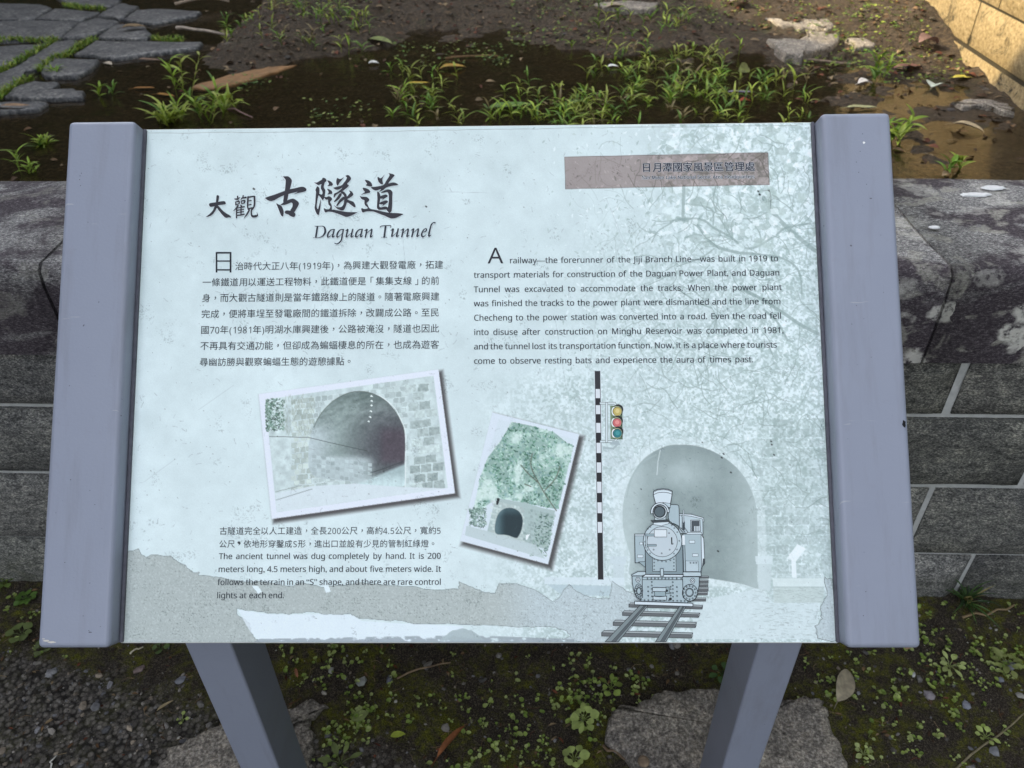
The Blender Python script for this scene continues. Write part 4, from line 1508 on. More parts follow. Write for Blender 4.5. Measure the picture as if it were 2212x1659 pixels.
# striped pole with its signal lamps
S6 = zp(1800, 1460, 1.975)
ink = Ink(0.0008)
ink.poly([S6(1138, 48), S6(1192, 48), S6(1216, 1694), S6(1164, 1694)], (214, 226, 230))
ys = [48, 190, 262, 318, 388, 458, 535, 615, 695, 770, 850, 923, 1010, 1085, 1170, 1240, 1325, 1694]
for i, (y0, y1) in enumerate(zip(ys[:-1], ys[1:])):
    xl = lambda y: 1145 + (y - 48) * 0.0155
    ink.poly([S6(xl(y0), y0), S6(xl(y0) + 39, y0), S6(xl(y1) + 39, y1), S6(xl(y1), y1)], (50, 50, 54) if i == 0 else (34, 32, 36) if i % 2 == 0 else (222, 227, 232))
for s_ in (0, 39):
    ink.outline([S6(1145 + s_, 48), S6(1170.5 + s_, 1694)], 1.3, (58, 62, 66), False)
for a in ([(1190, 303), (1300, 303), (1315, 330)], [(1192, 605), (1300, 605), (1320, 580)], [(1237, 303), (1237, 605)]):
    ink.outline([S6(*q) for q in a], 5.6, (120, 132, 134), False)
    ink.outline([S6(*q) for q in a], 3.6, (214, 226, 228), False)
for a in ([(1215, 655), (1290, 660), (1320, 630)],):
    ink.outline([S6(*q) for q in a], 4, (176, 192, 194), False)
ink.poly([S6(1285, 600), S6(1330, 600), S6(1345, 632), S6(1260, 628)], (170, 186, 190))
ink.poly([S6(1265, 322), S6(1360, 325), S6(1363, 588), S6(1268, 586)], (88, 108, 84))
ink.poly([S6(1265, 322), S6(1283, 322), S6(1286, 586), S6(1268, 586)], (118, 138, 108))


def disc(ink, z, cx, cy, r, col, ry=None, n=28, a0=0, a1=2 * math.pi):
    ry = ry or r
    ink.poly([z(cx + r * math.cos(a0 + (a1 - a0) * k / n), cy + ry * math.sin(a0 + (a1 - a0) * k / n)) for k in range(n)], col)


def ring(ink, z, cx, cy, r, wd, col, ry=None, n=26):
    ry = ry or r
    ink.outline([z(cx + r * math.cos(2 * math.pi * k / n), cy + ry * math.sin(2 * math.pi * k / n)) for k in range(n)], wd, col)


for cx, cy, col, hi in ((1320, 366, (198, 178, 104), (220, 204, 140)), (1318, 455, (206, 108, 110), (228, 150, 146)), (1321, 540, (42, 122, 128), (70, 152, 156))):
    disc(ink, S6, cx + 8, cy - 15, 40, (32, 32, 34))
    ink.poly([S6(cx + 5, cy - 30), S6(cx + 47, cy - 20), S6(cx + 40, cy + 28), S6(cx, cy + 30)], (32, 32, 34))
    disc(ink, S6, cx - 3, cy, 41, (180, 190, 150))
    disc(ink, S6, cx - 26, cy, 18, (236, 240, 240), 34)
    disc(ink, S6, cx, cy, 36, (38, 40, 40))
    disc(ink, S6, cx + 1, cy + 1, 33, col)
    disc(ink, S6, cx + 2, cy - 2, 17, hi)
ink.build('signal_picture', M_INK, sign)

# locomotive and track
LZ, KZ = zp(2500, 1920, 4.147), zp(2400, 2280, 4.8087)
ink = Ink(0.0008)
DK = (34, 40, 46)
C1, C2, C3, C4, WH = (172, 190, 196), (190, 206, 212), (132, 150, 156), (152, 172, 178), (214, 226, 232)


def shape(z, q, col, wd=1.5, line_=DK):
    pts = [z(*p_) for p_ in q]
    ink.poly(pts, col)
    if wd:
        ink.outline(pts, wd, line_)


SL, ST = (104, 108, 110), (164, 172, 174)
for y0, y1, x1 in ((113, 160, 2085), (185, 245, 2080), (258, 318, 2075), (330, 405, 2080), (415, 480, 2065), (532, 598, 2032)):
    shape(KZ, [(1700, y0), (x1, y0), (x1, y0 + (y1 - y0) * .4), (1700, y0 + (y1 - y0) * .4)], ST, 0.8)
    shape(KZ, [(1700, y0 + (y1 - y0) * .4), (x1, y0 + (y1 - y0) * .4), (x1, y1), (1700, y1)], SL, 0.8)
for f_, t_, e_ in (([(552, 660), (1960, 708), (1960, 750), (552, 712)], [(552, 660), (585, 628), (1970, 675), (1960, 708)], [(1960, 708), (1970, 675), (1970, 715), (1960, 750)]),
                   ([(428, 815), (1890, 855), (1890, 908), (428, 872)], [(428, 815), (465, 778), (1920, 825), (1890, 855)], [(1890, 855), (1920, 825), (1912, 872), (1890, 908)]),
                   ([(250, 1000), (1830, 1040), (1830, 1105), (250, 1065)], [(250, 1000), (295, 958), (1850, 1002), (1830, 1040)], [(1830, 1040), (1850, 1002), (1846, 1062), (1830, 1105)]),
                   ([(28, 1200), (1755, 1240), (1755, 1308), (28, 1268)], [(28, 1200), (75, 1160), (1780, 1205), (1755, 1240)], [(1755, 1240), (1780, 1205), (1778, 1265), (1755, 1308)])):
    shape(KZ, t_, ST, 1.0)
    shape(KZ, f_, SL, 1.0)
    shape(KZ, e_, (196, 204, 204), 1.0)
for a, b in (([(770, 672), (920, 680), (345, 1378), (95, 1375)], [(850, 675), (888, 678), (295, 1376), (215, 1376)]),
             ([(1530, 690), (1652, 695), (1265, 1376), (1060, 1376)], [(1592, 690), (1622, 692), (1228, 1376), (1150, 1376)])):
    shape(KZ, a, (128, 140, 142), 1.2)
    shape(KZ, b, (86, 94, 98), 0.7)
shape(LZ, [(885, 560), (1100, 572), (1295, 625), (1285, 640), (1290, 900), (890, 880)], C2, 1.2)
shape(LZ, [(885, 558), (1100, 570), (1298, 625), (1304, 695), (1286, 690), (1280, 645), (1095, 600), (895, 578)], WH, 1.0)
shape(LZ, [(1085, 665), (1238, 662), (1248, 850), (1082, 850)], WH, 1.2)
shape(LZ, [(1100, 678), (1226, 675), (1232, 848), (1098, 848)], (74, 82, 88), 0.6)
for x in (1150, 1175, 1200, 1222):
    ink.poly([LZ(x - 7, 765), LZ(x + 7, 762), LZ(x + 8, 846), LZ(x - 6, 846)], WH)
shape(LZ, [(898, 580), (925, 582), (942, 610), (945, 800), (900, 790)], C2, 1.0)
shape(LZ, [(1255, 890), (1300, 970), (1320, 1380), (1275, 1440), (1250, 1600), (1262, 1300)], WH, 1.1)
shape(LZ, [(1290, 1300), (1320, 1310), (1318, 1385), (1275, 1445)], (70, 78, 82), 0.6)
shape(LZ, [(955, 895), (1257, 895), (1266, 1440), (1250, 1520), (960, 1520)], C1, 1.2)
shape(LZ, [(1035, 868), (1262, 866), (1300, 960), (1258, 897), (1000, 897)], WH, 1.0)
shape(LZ, [(1000, 1340), (1208, 1342), (1216, 1515), (1005, 1515)], C2, 0.7)
shape(LZ, [(157, 897), (330, 897), (332, 1370), (166, 1370)], C1, 1.7)
shape(LZ, [(157, 897), (330, 897), (330, 924), (157, 924)], WH, 1.0)
for q in ((202, 1240, 296, 1285), (1060, 998, 1152, 1046), (1114, 1220, 1208, 1266), (240, 1030, 290, 1072)):
    shape(LZ, [(q[0], q[1]), (q[2], q[1]), (q[2], q[3]), (q[0], q[3])], WH, 0.7)
shape(LZ, [(222, 1355), (332, 1350), (332, 1448)], C4, 1.1)
shape(LZ, [(715, 530), (745, 430), (760, 408), (860, 408), (885, 425), (892, 480), (897, 770), (780, 715), (735, 680), (715, 630)], C1, 1.2)
shape(LZ, [(330, 1090), (955, 1050), (970, 1562), (340, 1562)], C3, 1.4)
shape(LZ, [(450, 1280), (838, 1240), (845, 1515), (455, 1512)], C1, 1.1)
for y in (1310, 1366, 1422, 1480):
    for x in (480, 806):
        ring(ink, LZ, x, y, 9, 0.8, DK, n=10)
for x, y in ((540, 1335), (608, 1348), (676, 1350), (745, 1330)):
    ring(ink, LZ, x, y, 9, 0.8, DK, n=10)
shape(LZ, [(472, 182), (540, 155), (625, 147), (710, 155), (778, 182), (775, 240), (750, 388), (504, 388), (465, 245)], WH, 1.6)
ink.outline([LZ(*q) for q in catmull([(466, 245), (540, 212), (625, 204), (710, 212), (776, 236)], 4)], 1.1, DK, False)
ink.outline([LZ(*q) for q in catmull([(474, 200), (540, 170), (625, 162), (710, 170), (776, 198)], 4)], 0.9, DK, False)
shape(LZ, [(620, 370), (748, 388), (745, 458), (690, 440)], C2, 1.0)
shape(LZ, [(490, 600), (672, 600), (672, 662), (490, 662)], C2, 1.0)
disc(ink, LZ, 618, 1010, 326, DK, n=48)
disc(ink, LZ, 618, 1010, 314, C2, n=48)
disc(ink, LZ, 612, 1020, 254, DK, n=44)
disc(ink, LZ, 612, 1020, 246, (196, 208, 214), n=44)
for x, y in ((770, 750), (813, 796), (862, 862), (896, 1006), (857, 1150), (806, 1218), (412, 1214), (370, 1158), (328, 1020), (376, 806), (416, 776),
             (725, 878), (736, 1152), (603, 1212), (470, 1152), (784, 1056)):
    ring(ink, LZ, x, y, 10, 0.8, DK, n=10)
shape(LZ, [(465, 700), (725, 690), (718, 722), (600, 757), (470, 738)], WH, 0.9)
shape(LZ, [(425, 670), (700, 655), (728, 690), (460, 706)], (66, 74, 78), 1.0)
shape(LZ, [(332, 890), (482, 890), (482, 928), (332, 928)], C4, 0.8)
shape(LZ, [(332, 1066), (515, 1066), (515, 1094), (332, 1094)], C4, 0.9)
shape(LZ, [(338, 925), (362, 925), (362, 1125), (338, 1125)], C2, 0.9)
shape(LZ, [(481, 821), (687, 821), (687, 942), (483, 942)], (222, 230, 234), 0.9)
ink.outline([LZ(768, 955), LZ(770, 1058)], 2.6, DK, False)
for t0 in range(0, 1):
    pts = [(575 + 152 * math.cos(a), 528 + 152 * math.sin(a)) for a in np.linspace(math.pi * 0.93, math.pi * 2.02, 22)]
    pts += [(575 + 118 * math.cos(a), 528 + 118 * math.sin(a)) for a in np.linspace(math.pi * 2.02, math.pi * 0.93, 22)]
    shape(LZ, pts, WH, 1.4)
disc(ink, LZ, 575, 524, 124, DK, n=36)
disc(ink, LZ, 577, 530, 110, (200, 212, 216), n=36)
disc(ink, LZ, 570, 524, 100, DK, n=36)
disc(ink, LZ, 568, 526, 80, (88, 102, 108), n=36)
for a, wd in (([(965, 500), (965, 700)], 2.4), ([(968, 700), (968, 810)], 4.5), ([(800, 716), (880, 760), (920, 830), (960, 870)], 1.4), ([(920, 790), (960, 830), (990, 870)], 1.4),
              ([(985, 790), (1020, 840), (1040, 870)], 1.2), ([(950, 1080), (955, 1515)], 1.0), ([(985, 1070), (1000, 1515)], 1.0)):
    ink.outline([LZ(*q) for q in a], wd, (60, 70, 76), False)
ink.outline([LZ(965, 500), LZ(965, 700)], 1.2, WH, False)
shape(LZ, [(940, 915), (985, 915), (990, 1072), (945, 1072)], (226, 234, 238), 0)
for x in (1078, 1130, 1176):
    ring(ink, LZ, x, 1370, 9, 0.8, DK, n=10)
shape(KZ, [(602, 85), (720, 27), (872, 27), (872, 80), (800, 106), (605, 106)], C2, 1.4)
shape(KZ, [(1590, 32), (1930, 35), (1940, 116), (1585, 116)], C2, 1.4)
shape(KZ, [(805, 130), (872, 82), (1600, 86), (1575, 132)], WH, 1.3)
shape(KZ, [(805, 130), (1580, 130), (1592, 520), (1682, 580), (1680, 626), (768, 592), (770, 545), (806, 520)], C1, 1.5)
ink.outline([KZ(805, 181), KZ(1582, 181)], 1.2, DK, False)
shape(KZ, [(612, 110), (805, 110), (812, 520), (760, 552), (700, 522), (650, 400), (615, 250)], C1, 1.5)
shape(KZ, [(1580, 125), (1902, 125), (1895, 300), (1870, 430), (1830, 540), (1730, 602), (1650, 572), (1590, 520)], C1, 1.5)
ring(ink, KZ, 737, 395, 78, 1.4, DK, 135, 28)
ring(ink, KZ, 742, 398, 48, 1.4, DK, 72)
ring(ink, KZ, 742, 398, 36, 1.0, DK, 58)
ring(ink, KZ, 1722, 430, 146, 1.6, DK, 160, 32)
ring(ink, KZ, 1712, 424, 76, 1.5, DK, 82)
ring(ink, KZ, 1712, 424, 60, 1.0, DK, 66)
for k in range(12):
    a = k / 12 * 6.283
    ring(ink, KZ, 1714 + 116 * math.cos(a), 428 + 128 * math.sin(a), 13, 1.0, DK, n=8)
    ring(ink, KZ, 740 + 62 * math.cos(a), 398 + 104 * math.sin(a), 10, 0.9, DK, n=8)
for cx, cy in ((722, 180), (1770, 198)):
    shape(KZ, [(cx + 46 * math.cos(k * 1.0472), cy + 50 * math.sin(k * 1.0472)) for k in range(6)], WH, 1.1)
    ring(ink, KZ, cx, cy, 20, 1.2, DK, n=14)
for x in (905, 980, 1047, 1113, 1182, 1250, 1314, 1384, 1465, 1552):
    ring(ink, KZ, x, 156, 11, 0.9, DK, n=9)
for x, y in ((988, 222), (988, 290), (988, 355), (993, 428), (993, 497), (1390, 226), (1390, 292), (1392, 358), (1394, 434), (1395, 505), (917, 316), (918, 402),
             (920, 486), (1468, 320), (1470, 406), (1472, 490), (785, 560), (850, 570), (923, 570), (998, 570), (1068, 574), (1148, 574), (1228, 574), (1316, 574),
             (1398, 580), (1475, 583), (1547, 587), (1618, 588), (1348, 314), (1348, 360), (1350, 432), (1350, 482)):
    ring(ink, KZ, x, y, 11, 0.9, DK, n=9)
shape(KZ, [(1255, 320), (1320, 320), (1325, 444), (1255, 440)], C4, 0.9)
shape(KZ, [(1040, 405), (1250, 405), (1250, 495), (1042, 492)], C4, 1.0)
shape(KZ, [(1003, 330), (1260, 330), (1260, 406), (1003, 404)], C2, 1.2)
shape(KZ, [(1012, 494), (1130, 506), (1272, 494), (1270, 570), (1014, 566)], C2, 1.2)
disc(ink, KZ, 1275, 390, 26, (44, 50, 54), n=12)
disc(ink, KZ, 1345, 548, 28, (44, 50, 54), n=12)
shape(KZ, [(657, 592), (1775, 632), (1775, 692), (657, 656)], WH, 1.4)
shape(LZ, [(577, 1465), (628, 1465), (632, 1588), (582, 1588)], C2, 1.2)
ink.build('locomotive_picture', M_INK, sign)

# ------------------------------------------------------------------ small things on the ground
def gz(x, y):
    return float(ground_z(np.array(x), np.array(y)))


def bz(x, y):
    return float(bank_z(np.array(x), np.array(y)))


def slab(name, poly, z0, th, mat, label, cat, zf=None, sub=4, k=0.012, group=None):
    """flat stone: outline poly (world xy), top about z0, with an uneven rim and a bevelled edge"""
    o_ = []
    n = len(poly)
    for i in range(n):
        a, b = np.array(poly[i]), np.array(poly[(i + 1) % n])
        for j in range(sub):
            o_.append(a + (b - a) * j / sub + (rng.random(2) - 0.5) * k)
    c = np.mean(o_, axis=0)
    o_ = [q - c for q in o_]
    rings = [(1.0, -th), (1.0, -0.012), (0.985, -0.004), (0.955, 0.0), (0.75, 0.002), (0.45, 0.002), (0.2, 0.003)]
    vs, fs = [], []
    m_ = len(o_)
    for s, dz in rings:
        for q in o_:
            e = (fbm(np.array((q[0] * s + c[0]) * 25), np.array((q[1] * s + c[1]) * 25), 3) - 0.5) * 0.007 if dz > -0.01 else 0
            vs.append((q[0] * s, q[1] * s, dz + e))
    for r_ in range(len(rings) - 1):
        for i in range(m_):
            fs.append((r_ * m_ + i, r_ * m_ + (i + 1) % m_, (r_ + 1) * m_ + (i + 1) % m_, (r_ + 1) * m_ + i))
    fs.append(tuple((len(rings) - 1) * m_ + i for i in range(m_)))
    mb = MB()
    mb.add(vs, fs)
    return put(mb.build(name, mat, None, (c[0], c[1], z0), smooth=True), label, cat, group)


def gpoly(z, pts, zlev):
    return [tuple(at_z(*z(*q), zlev)[:2]) for q in pts]


gA, gB, gC = zp(1300, 2272, 1.58), zp(2696, 2272, 1.58), zp(0, 2272, 1.58)
q1 = gpoly(gA, [(1780, 1070), (1800, 900), (1850, 862), (1960, 885), (2040, 812), (2150, 770)], 0.012) + \
    gpoly(gB, [(270, 748), (480, 830), (680, 838), (850, 803), (940, 818), (975, 900), (1000, 1000), (1085, 1150), (1135, 1330), (900, 1420), (300, 1440)], 0.012) + \
    gpoly(gA, [(1960, 1440), (1935, 1264)], 0.012)
slab('flagstone', q1, 0.011, 0.05, M_SLAB, 'large rough grey flagstone behind the right leg of the sign', 'stone')
q2 = gpoly(gC, [(1050, 1150), (1150, 1090), (1400, 985), (1830, 872), (1960, 822), (2075, 850), (1970, 950), (1985, 1100), (1930, 1264), (1900, 1400), (1000, 1400), (980, 1264)], 0.01)
slab('flagstone', q2, 0.008, 0.05, M_SLAB, 'brownish half buried flagstone around the left leg of the sign', 'stone')

gD = zp(0, 0, 2.1602)
PV = [([(0, 30), (370, 45), (455, 68), (285, 172), (0, 175), (-300, 170), (-300, 40)], 'slate paver in the top left corner of the picture'),
      ([(-200, 188), (285, 182), (690, 195), (515, 335), (0, 360), (-300, 350)], 'wide slate paver below the top left corner stone'),
      ([(475, 82), (868, 112), (800, 150), (705, 188), (305, 172)], 'long slate paver with a dry patch in the second row'),
      ([(470, -20), (1050, -20), (1030, 20), (965, 68), (740, 60), (560, 30)], 'slate paver cut by the top edge beside green moss'),
      ([(880, 118), (1050, 32), (1190, 62), (1065, 165), (850, 145)], 'small square slate paver under a dry curled stem'),
      ([(1070, 172), (1170, 88), (1400, 80), (1740, 100), (1700, 135), (1480, 178), (1330, 205)], 'pointed pale slate paver farthest right in the back row'),
      ([(835, 155), (1035, 190), (815, 305), (540, 332), (690, 202)], 'slate paver with a reddish corner between two dark joints'),
      ([(830, 328), (1000, 212), (1250, 220), (1300, 300), (1260, 342)], 'slate paver carrying a tan leaf'),
      ([(645, 470), (825, 358), (1250, 366), (1760, 372), (1700, 420), (1300, 470), (1000, 510)], 'longest tongue shaped slate paver reaching into the puddle'),
      ([(505, 352), (670, 345), (640, 400), (555, 480), (330, 600), (200, 650), (140, 735), (-10, 810), (-150, 800), (0, 645), (120, 595), (300, 485)], 'narrow slanting slate paver strip between mossy joints'),
      ([(-250, 410), (0, 402), (385, 390), (295, 452), (100, 570), (0, 600), (-250, 620)], 'slate paver at the left edge between two mossy joints'),
      ([(345, 620), (480, 512), (860, 518), (800, 600), (660, 668), (400, 668)], 'rounded slate paver at the puddle edge above a tuft'),
      ([(25, 838), (155, 745), (300, 705), (520, 718), (425, 808), (600, 772), (725, 802), (718, 850), (230, 858)], 'notched slate paver at the puddle edge with a dark hollow'),
      ([(-250, 900), (0, 888), (430, 882), (330, 950), (0, 972), (-250, 975)], 'lowest slate paver touching the left edge')]
for pts, lab in PV:
    slab('paver', gpoly(gD, pts, 0.66), 0.663 + 0.003 * rng.random(), 0.05, M_PAVE, lab, 'paving stone', group='slate pavers beside the puddle', k=0.012)
gE, gF = zp(2696, 0, 1.58), zp(1300, 0, 1.58)
for z, pts, zl_, lab in ((gE, [(560, 112), (700, 95), (860, 92), (1050, 112), (1000, 190), (860, 180), (700, 165)], 0.70, 'flat grey stone half sunk in the bank farthest from the wall'),
                         (gE, [(600, 252), (780, 255), (880, 225), (830, 195), (960, 172), (1070, 232), (1000, 292), (920, 330), (800, 358), (690, 332)], 0.685, 'large pointed flat stone above the grass'),
                         (gE, [(1110, 250), (1230, 245), (1282, 295), (1160, 305)], 0.685, 'small flat stone beside the large pointed one'),
                         (gE, [(1720, 648), (1860, 625), (2030, 640), (2150, 680), (2155, 712), (2000, 685), (1830, 672)], 0.665, 'long pale stone at the right edge of the puddle'),
                         (gF, [(1690, 22), (1900, 5), (2110, 20), (2100, 62), (1900, 62), (1740, 48)], 0.72, 'grey flat stone cut by the top edge')):
    slab('flat_stone', gpoly(z, pts, zl_), zl_ + 0.004, 0.05, M_SLAB, lab, 'stone', k=0.03, group='flat stones on the bank')

M_SUN_PATCH = mk_plain('sun_patch_tan', (0.20, 0.105, 0.04), 0.6, 0.7, 30, 0.4)
# gravel: too many grains to count
ico = bmesh.new()
bmesh.ops.create_icosphere(ico, subdivisions=1, radius=1)
ICO_V = np.array([q.co[:] for q in ico.verts])
ICO_F = [tuple(q.index for q in f.verts) for f in ico.faces]
ico.free()
PCOL = [(0.06, 0.057, 0.055), (0.085, 0.08, 0.076), (0.12, 0.11, 0.10), (0.055, 0.055, 0.06), (0.10, 0.083, 0.066), (0.075, 0.074, 0.08), (0.04, 0.036, 0.032)]
gr = MB()


def pebble(mb, x, y, z, r, col):
    s = np.array([1, 0.55 + 0.4 * rng.random(), 0.3 + 0.3 * rng.random()]) * r
    a = rng.random() * 6.28
    q = ICO_V * (1 + (rng.random((len(ICO_V), 1)) - 0.5) * 0.5) * s
    t = (rng.random() - 0.5) * 0.7
    q = np.c_[q[:, 0], q[:, 1] * math.cos(t) - q[:, 2] * math.sin(t), q[:, 1] * math.sin(t) + q[:, 2] * math.cos(t)]
    q = np.c_[q[:, 0] * math.cos(a) - q[:, 1] * math.sin(a), q[:, 0] * math.sin(a) + q[:, 1] * math.cos(a), q[:, 2]]
    mb.add(q + np.array([x, y, z]), ICO_F, col)


for k in range(5200):
    x, y = -1.3 + 2.55 * rng.random(), -0.1 + 0.5 * rng.random()
    gk = float(sstep(0.12, 0.36, -0.8 * x - 3 * y))
    if rng.random() > 0.28 + 0.72 * gk:
        continue
    if y > WALL_Y(x) - 0.02:
        continue
    r_ = (0.0014 + 0.0042 * rng.random() ** 3) * (1.15 if gk > 0.5 else 1.0)
    if rng.random() < 0.035:
        r_ = 0.006 + 0.006 * rng.random()
    c = np.array(PCOL[rng.integers(7)]) * (0.75 + 2.0 * rng.random())
    if rng.random() < 0.02:
        c = np.array([0.36, 0.35, 0.32])
    pebble(gr, x, y, gz(x, y) + r_ * 0.2, r_, c)
put(gr.build('gravel', M_PEB, smooth=False), 'loose dark grit and gravel on the soil under the sign', 'gravel', kind='stuff')
BGC = [(0.06, 0.05, 0.04), (0.03, 0.026, 0.022), (0.09, 0.075, 0.055), (0.045, 0.04, 0.04), (0.075, 0.05, 0.035)]
gr = MB()
for k in range(5200):
    x, y = -1.6 + 3.5 * rng.random(), 1.3 + 3.3 * rng.random()
    z = bz(x, y)
    if z < WL + 0.004 or x > BX(y) - 0.05:
        continue
    r_ = 0.004 + 0.012 * rng.random() ** 3
    pebble(gr, x, y, z, r_, np.array(BGC[rng.integers(5)]) * (0.6 + 0.7 * rng.random()))
put(gr.build('gravel', M_PEB, smooth=False), 'crumbs of earth and small stones on the bank behind the puddle', 'gravel', kind='stuff')


def leaf_geo(L, W_, curl=0.3, fold=0.2, n=7, tip=0.75, wav=0.0):
    """a leaf lying along +x: rows of three points, raised edges, drooping tip"""
    vs, fs = [], []
    for i in range(n + 1):
        t = i / n
        wd = W_ / 2 * (math.sin(math.pi * min(1, t ** tip * 0.98 + 0.02)) ** 0.8)
        z = curl * L * (t - t * t * 1.3) + wav * L * math.sin(t * 9)
        x = L * t
        vs += [(x, -wd, z + fold * wd), (x, 0, z), (x, wd, z + fold * wd)]
    for i in range(n):
        for j in range(2):
            a = 3 * i + j
            fs.append((a, a + 3, a + 4, a + 1))
    return np.array(vs), fs


def xf(v, yaw=0.0, pitch=0.0, roll=0.0, t=(0, 0, 0)):
    cr, sr, cp, sp, cy, sy = math.cos(roll), math.sin(roll), math.cos(pitch), math.sin(pitch), math.cos(yaw), math.sin(yaw)
    v = np.c_[v[:, 0], v[:, 1] * cr - v[:, 2] * sr, v[:, 1] * sr + v[:, 2] * cr]
    v = np.c_[v[:, 0] * cp - v[:, 2] * sp, v[:, 1], v[:, 0] * sp + v[:, 2] * cp]
    v = np.c_[v[:, 0] * cy - v[:, 1] * sy, v[:, 0] * sy + v[:, 1] * cy, v[:, 2]]
    return v + np.array(t)


def tube(mb, pts, r0, r1, col, n=5):
    pts = [np.array(p_, float) for p_ in pts]
    vs, fs = [], []
    for i, p_ in enumerate(pts):
        d = pts[min(i + 1, len(pts) - 1)] - pts[max(i - 1, 0)]
        d /= np.linalg.norm(d) + 1e-9
        u_ = np.cross(d, [0.3, 0.1, 1.0])
        u_ /= np.linalg.norm(u_) + 1e-9
        v_ = np.cross(d, u_)
        r_ = r0 + (r1 - r0) * i / max(1, len(pts) - 1)
        for k in range(n):
            a = 2 * math.pi * k / n
            vs.append(p_ + r_ * (math.cos(a) * u_ + math.sin(a) * v_))
    for i in range(len(pts) - 1):
        for k in range(n):
            fs.append((i * n + k, i * n + (k + 1) % n, (i + 1) * n + (k + 1) % n, (i + 1) * n + k))
    fs.append(tuple(range(n)))
    fs.append(tuple((len(pts) - 1) * n + k for k in range(n - 1, -1, -1)))
    mb.add(vs, fs, col)


GRN = [(0.12, 0.23, 0.022), (0.20, 0.30, 0.03), (0.27, 0.34, 0.045), (0.10, 0.19, 0.025), (0.30, 0.35, 0.065)]
SEED = [(0.24, 0.32, 0.07), (0.30, 0.37, 0.11), (0.34, 0.40, 0.15), (0.17, 0.26, 0.045)]
BRN = [(0.10, 0.055, 0.028), (0.16, 0.10, 0.055), (0.06, 0.035, 0.02), (0.22, 0.16, 0.095), (0.13, 0.045, 0.025)]


def round_leaf(mb, c, r_, col, tilt=0.5):
    n = 9
    yaw, pt = rng.random() * 6.28, (rng.random() - 0.5) * tilt
    v = [(0, 0, -0.12 * r_)] + [(r_ * (1.0 + 0.12 * math.cos(2 * k)) * math.cos(2 * math.pi * k / n), r_ * 0.86 * math.sin(2 * math.pi * k / n), 0.10 * r_) for k in range(n)]
    mb.add(xf(np.array(v), yaw, pt, (rng.random() - 0.5) * tilt, c), [(0, 1 + k, 1 + (k + 1) % n) for k in range(n)], col)


def seedling(mb, x, y, n, r_, z=None, spread=1.0):
    z = gz(x, y) if z is None else z
    for k in range(n):
        a, d = rng.random() * 6.28, r_ * (0.7 + 1.6 * rng.random()) * spread
        h = 0.003 + 0.008 * rng.random()
        c = (x + d * math.cos(a), y + d * math.sin(a), z + h)
        col = np.array(SEED[rng.integers(4)]) * (0.75 + 0.5 * rng.random())
        tube(mb, [(x, y, z - 0.002), ((x + c[0]) / 2, (y + c[1]) / 2, z + h * 0.7), c], 0.0006, 0.0004, col * 0.7, 4)
        round_leaf(mb, c, r_ * (0.65 + 0.5 * rng.random()), col)


sd = MB()
zones = [(620, 1300, 1400, 1659, 170), (700, 1290, 1500, 1659, 110), (1230, 1500, 1395, 1560, 80), (1840, 2212, 1310, 1480, 130), (1850, 2212, 1480, 1659, 50), (1900, 2212, 1400, 1560, 30), (1720, 1850, 1410, 1530, 18), (0, 85, 1240, 1360, 16),
         (600, 800, 1395, 1480, 14), (20, 200, 1380, 1430, 10), (1840, 2100, 1480, 1659, 14)]
for x0, x1, y0, y1, n in zones:
    for k in range(n):
        p_ = at_z(x0 + (x1 - x0) * rng.random(), y0 + (y1 - y0) * rng.random(), 0)
        if p_[1] > WALL_Y(p_[0]) - 0.01 or vnoise(np.array(p_[0] * 11 + 3), np.array(p_[1] * 11)) < 0.28 + 0.3 * rng.random():
            continue
        seedling(sd, p_[0], p_[1], rng.integers(1, 5), 0.0022 + 0.0034 * rng.random() ** 1.5)
for cx, cy, n in ((755, 1560, 15), (800, 1545, 10), (1270, 1560, 10), (1240, 1490, 7), (765, 1610, 8), (2160, 1420, 9), (1990, 1450, 7), (2120, 1470, 7), (1290, 1500, 8)):
    for k in range(n):
        p_ = at_z(cx + 26 * rng.normal(), cy + 22 * rng.normal(), 0)
        seedling(sd, p_[0], p_[1], rng.integers(2, 5), 0.0024 + 0.003 * rng.random())
put(sd.build('seedlings', M_LEAF), 'tiny pale green round leaved seedlings carpeting the dark soil', 'ground cover', kind='stuff')

lt = MB()
for k in range(900):
    x, y = -1.25 + 2.5 * rng.random(), -0.08 + 0.46 * rng.random()
    if y > WALL_Y(x) - 0.015:
        continue
    c = np.array(BRN[rng.integers(5)]) * (0.35 + 0.8 * rng.random())
    z = gz(x, y) + 0.002
    if k % 2:
        a, L = rng.random() * 6.28, 0.008 + 0.022 * rng.random()
        tube(lt, [(x, y, z), (x + L / 2 * math.cos(a), y + L / 2 * math.sin(a), z + 0.002), (x + L * math.cos(a + .3), y + L * math.sin(a + .3), z)], 0.0007, 0.0004, c, 4)
    else:
        v, f = leaf_geo(0.006 + 0.012 * rng.random(), 0.003 + 0.004 * rng.random(), 0.3, 0.3, 3)
        lt.add(xf(v, rng.random() * 6.28, 0.1, (rng.random() - .5) * .8, (x, y, z)), f, c)
put(lt.build('leaf_litter', M_DRY), 'scraps of dry leaf, stem and bark on the soil under the sign', 'litter', kind='stuff')
lt = MB()
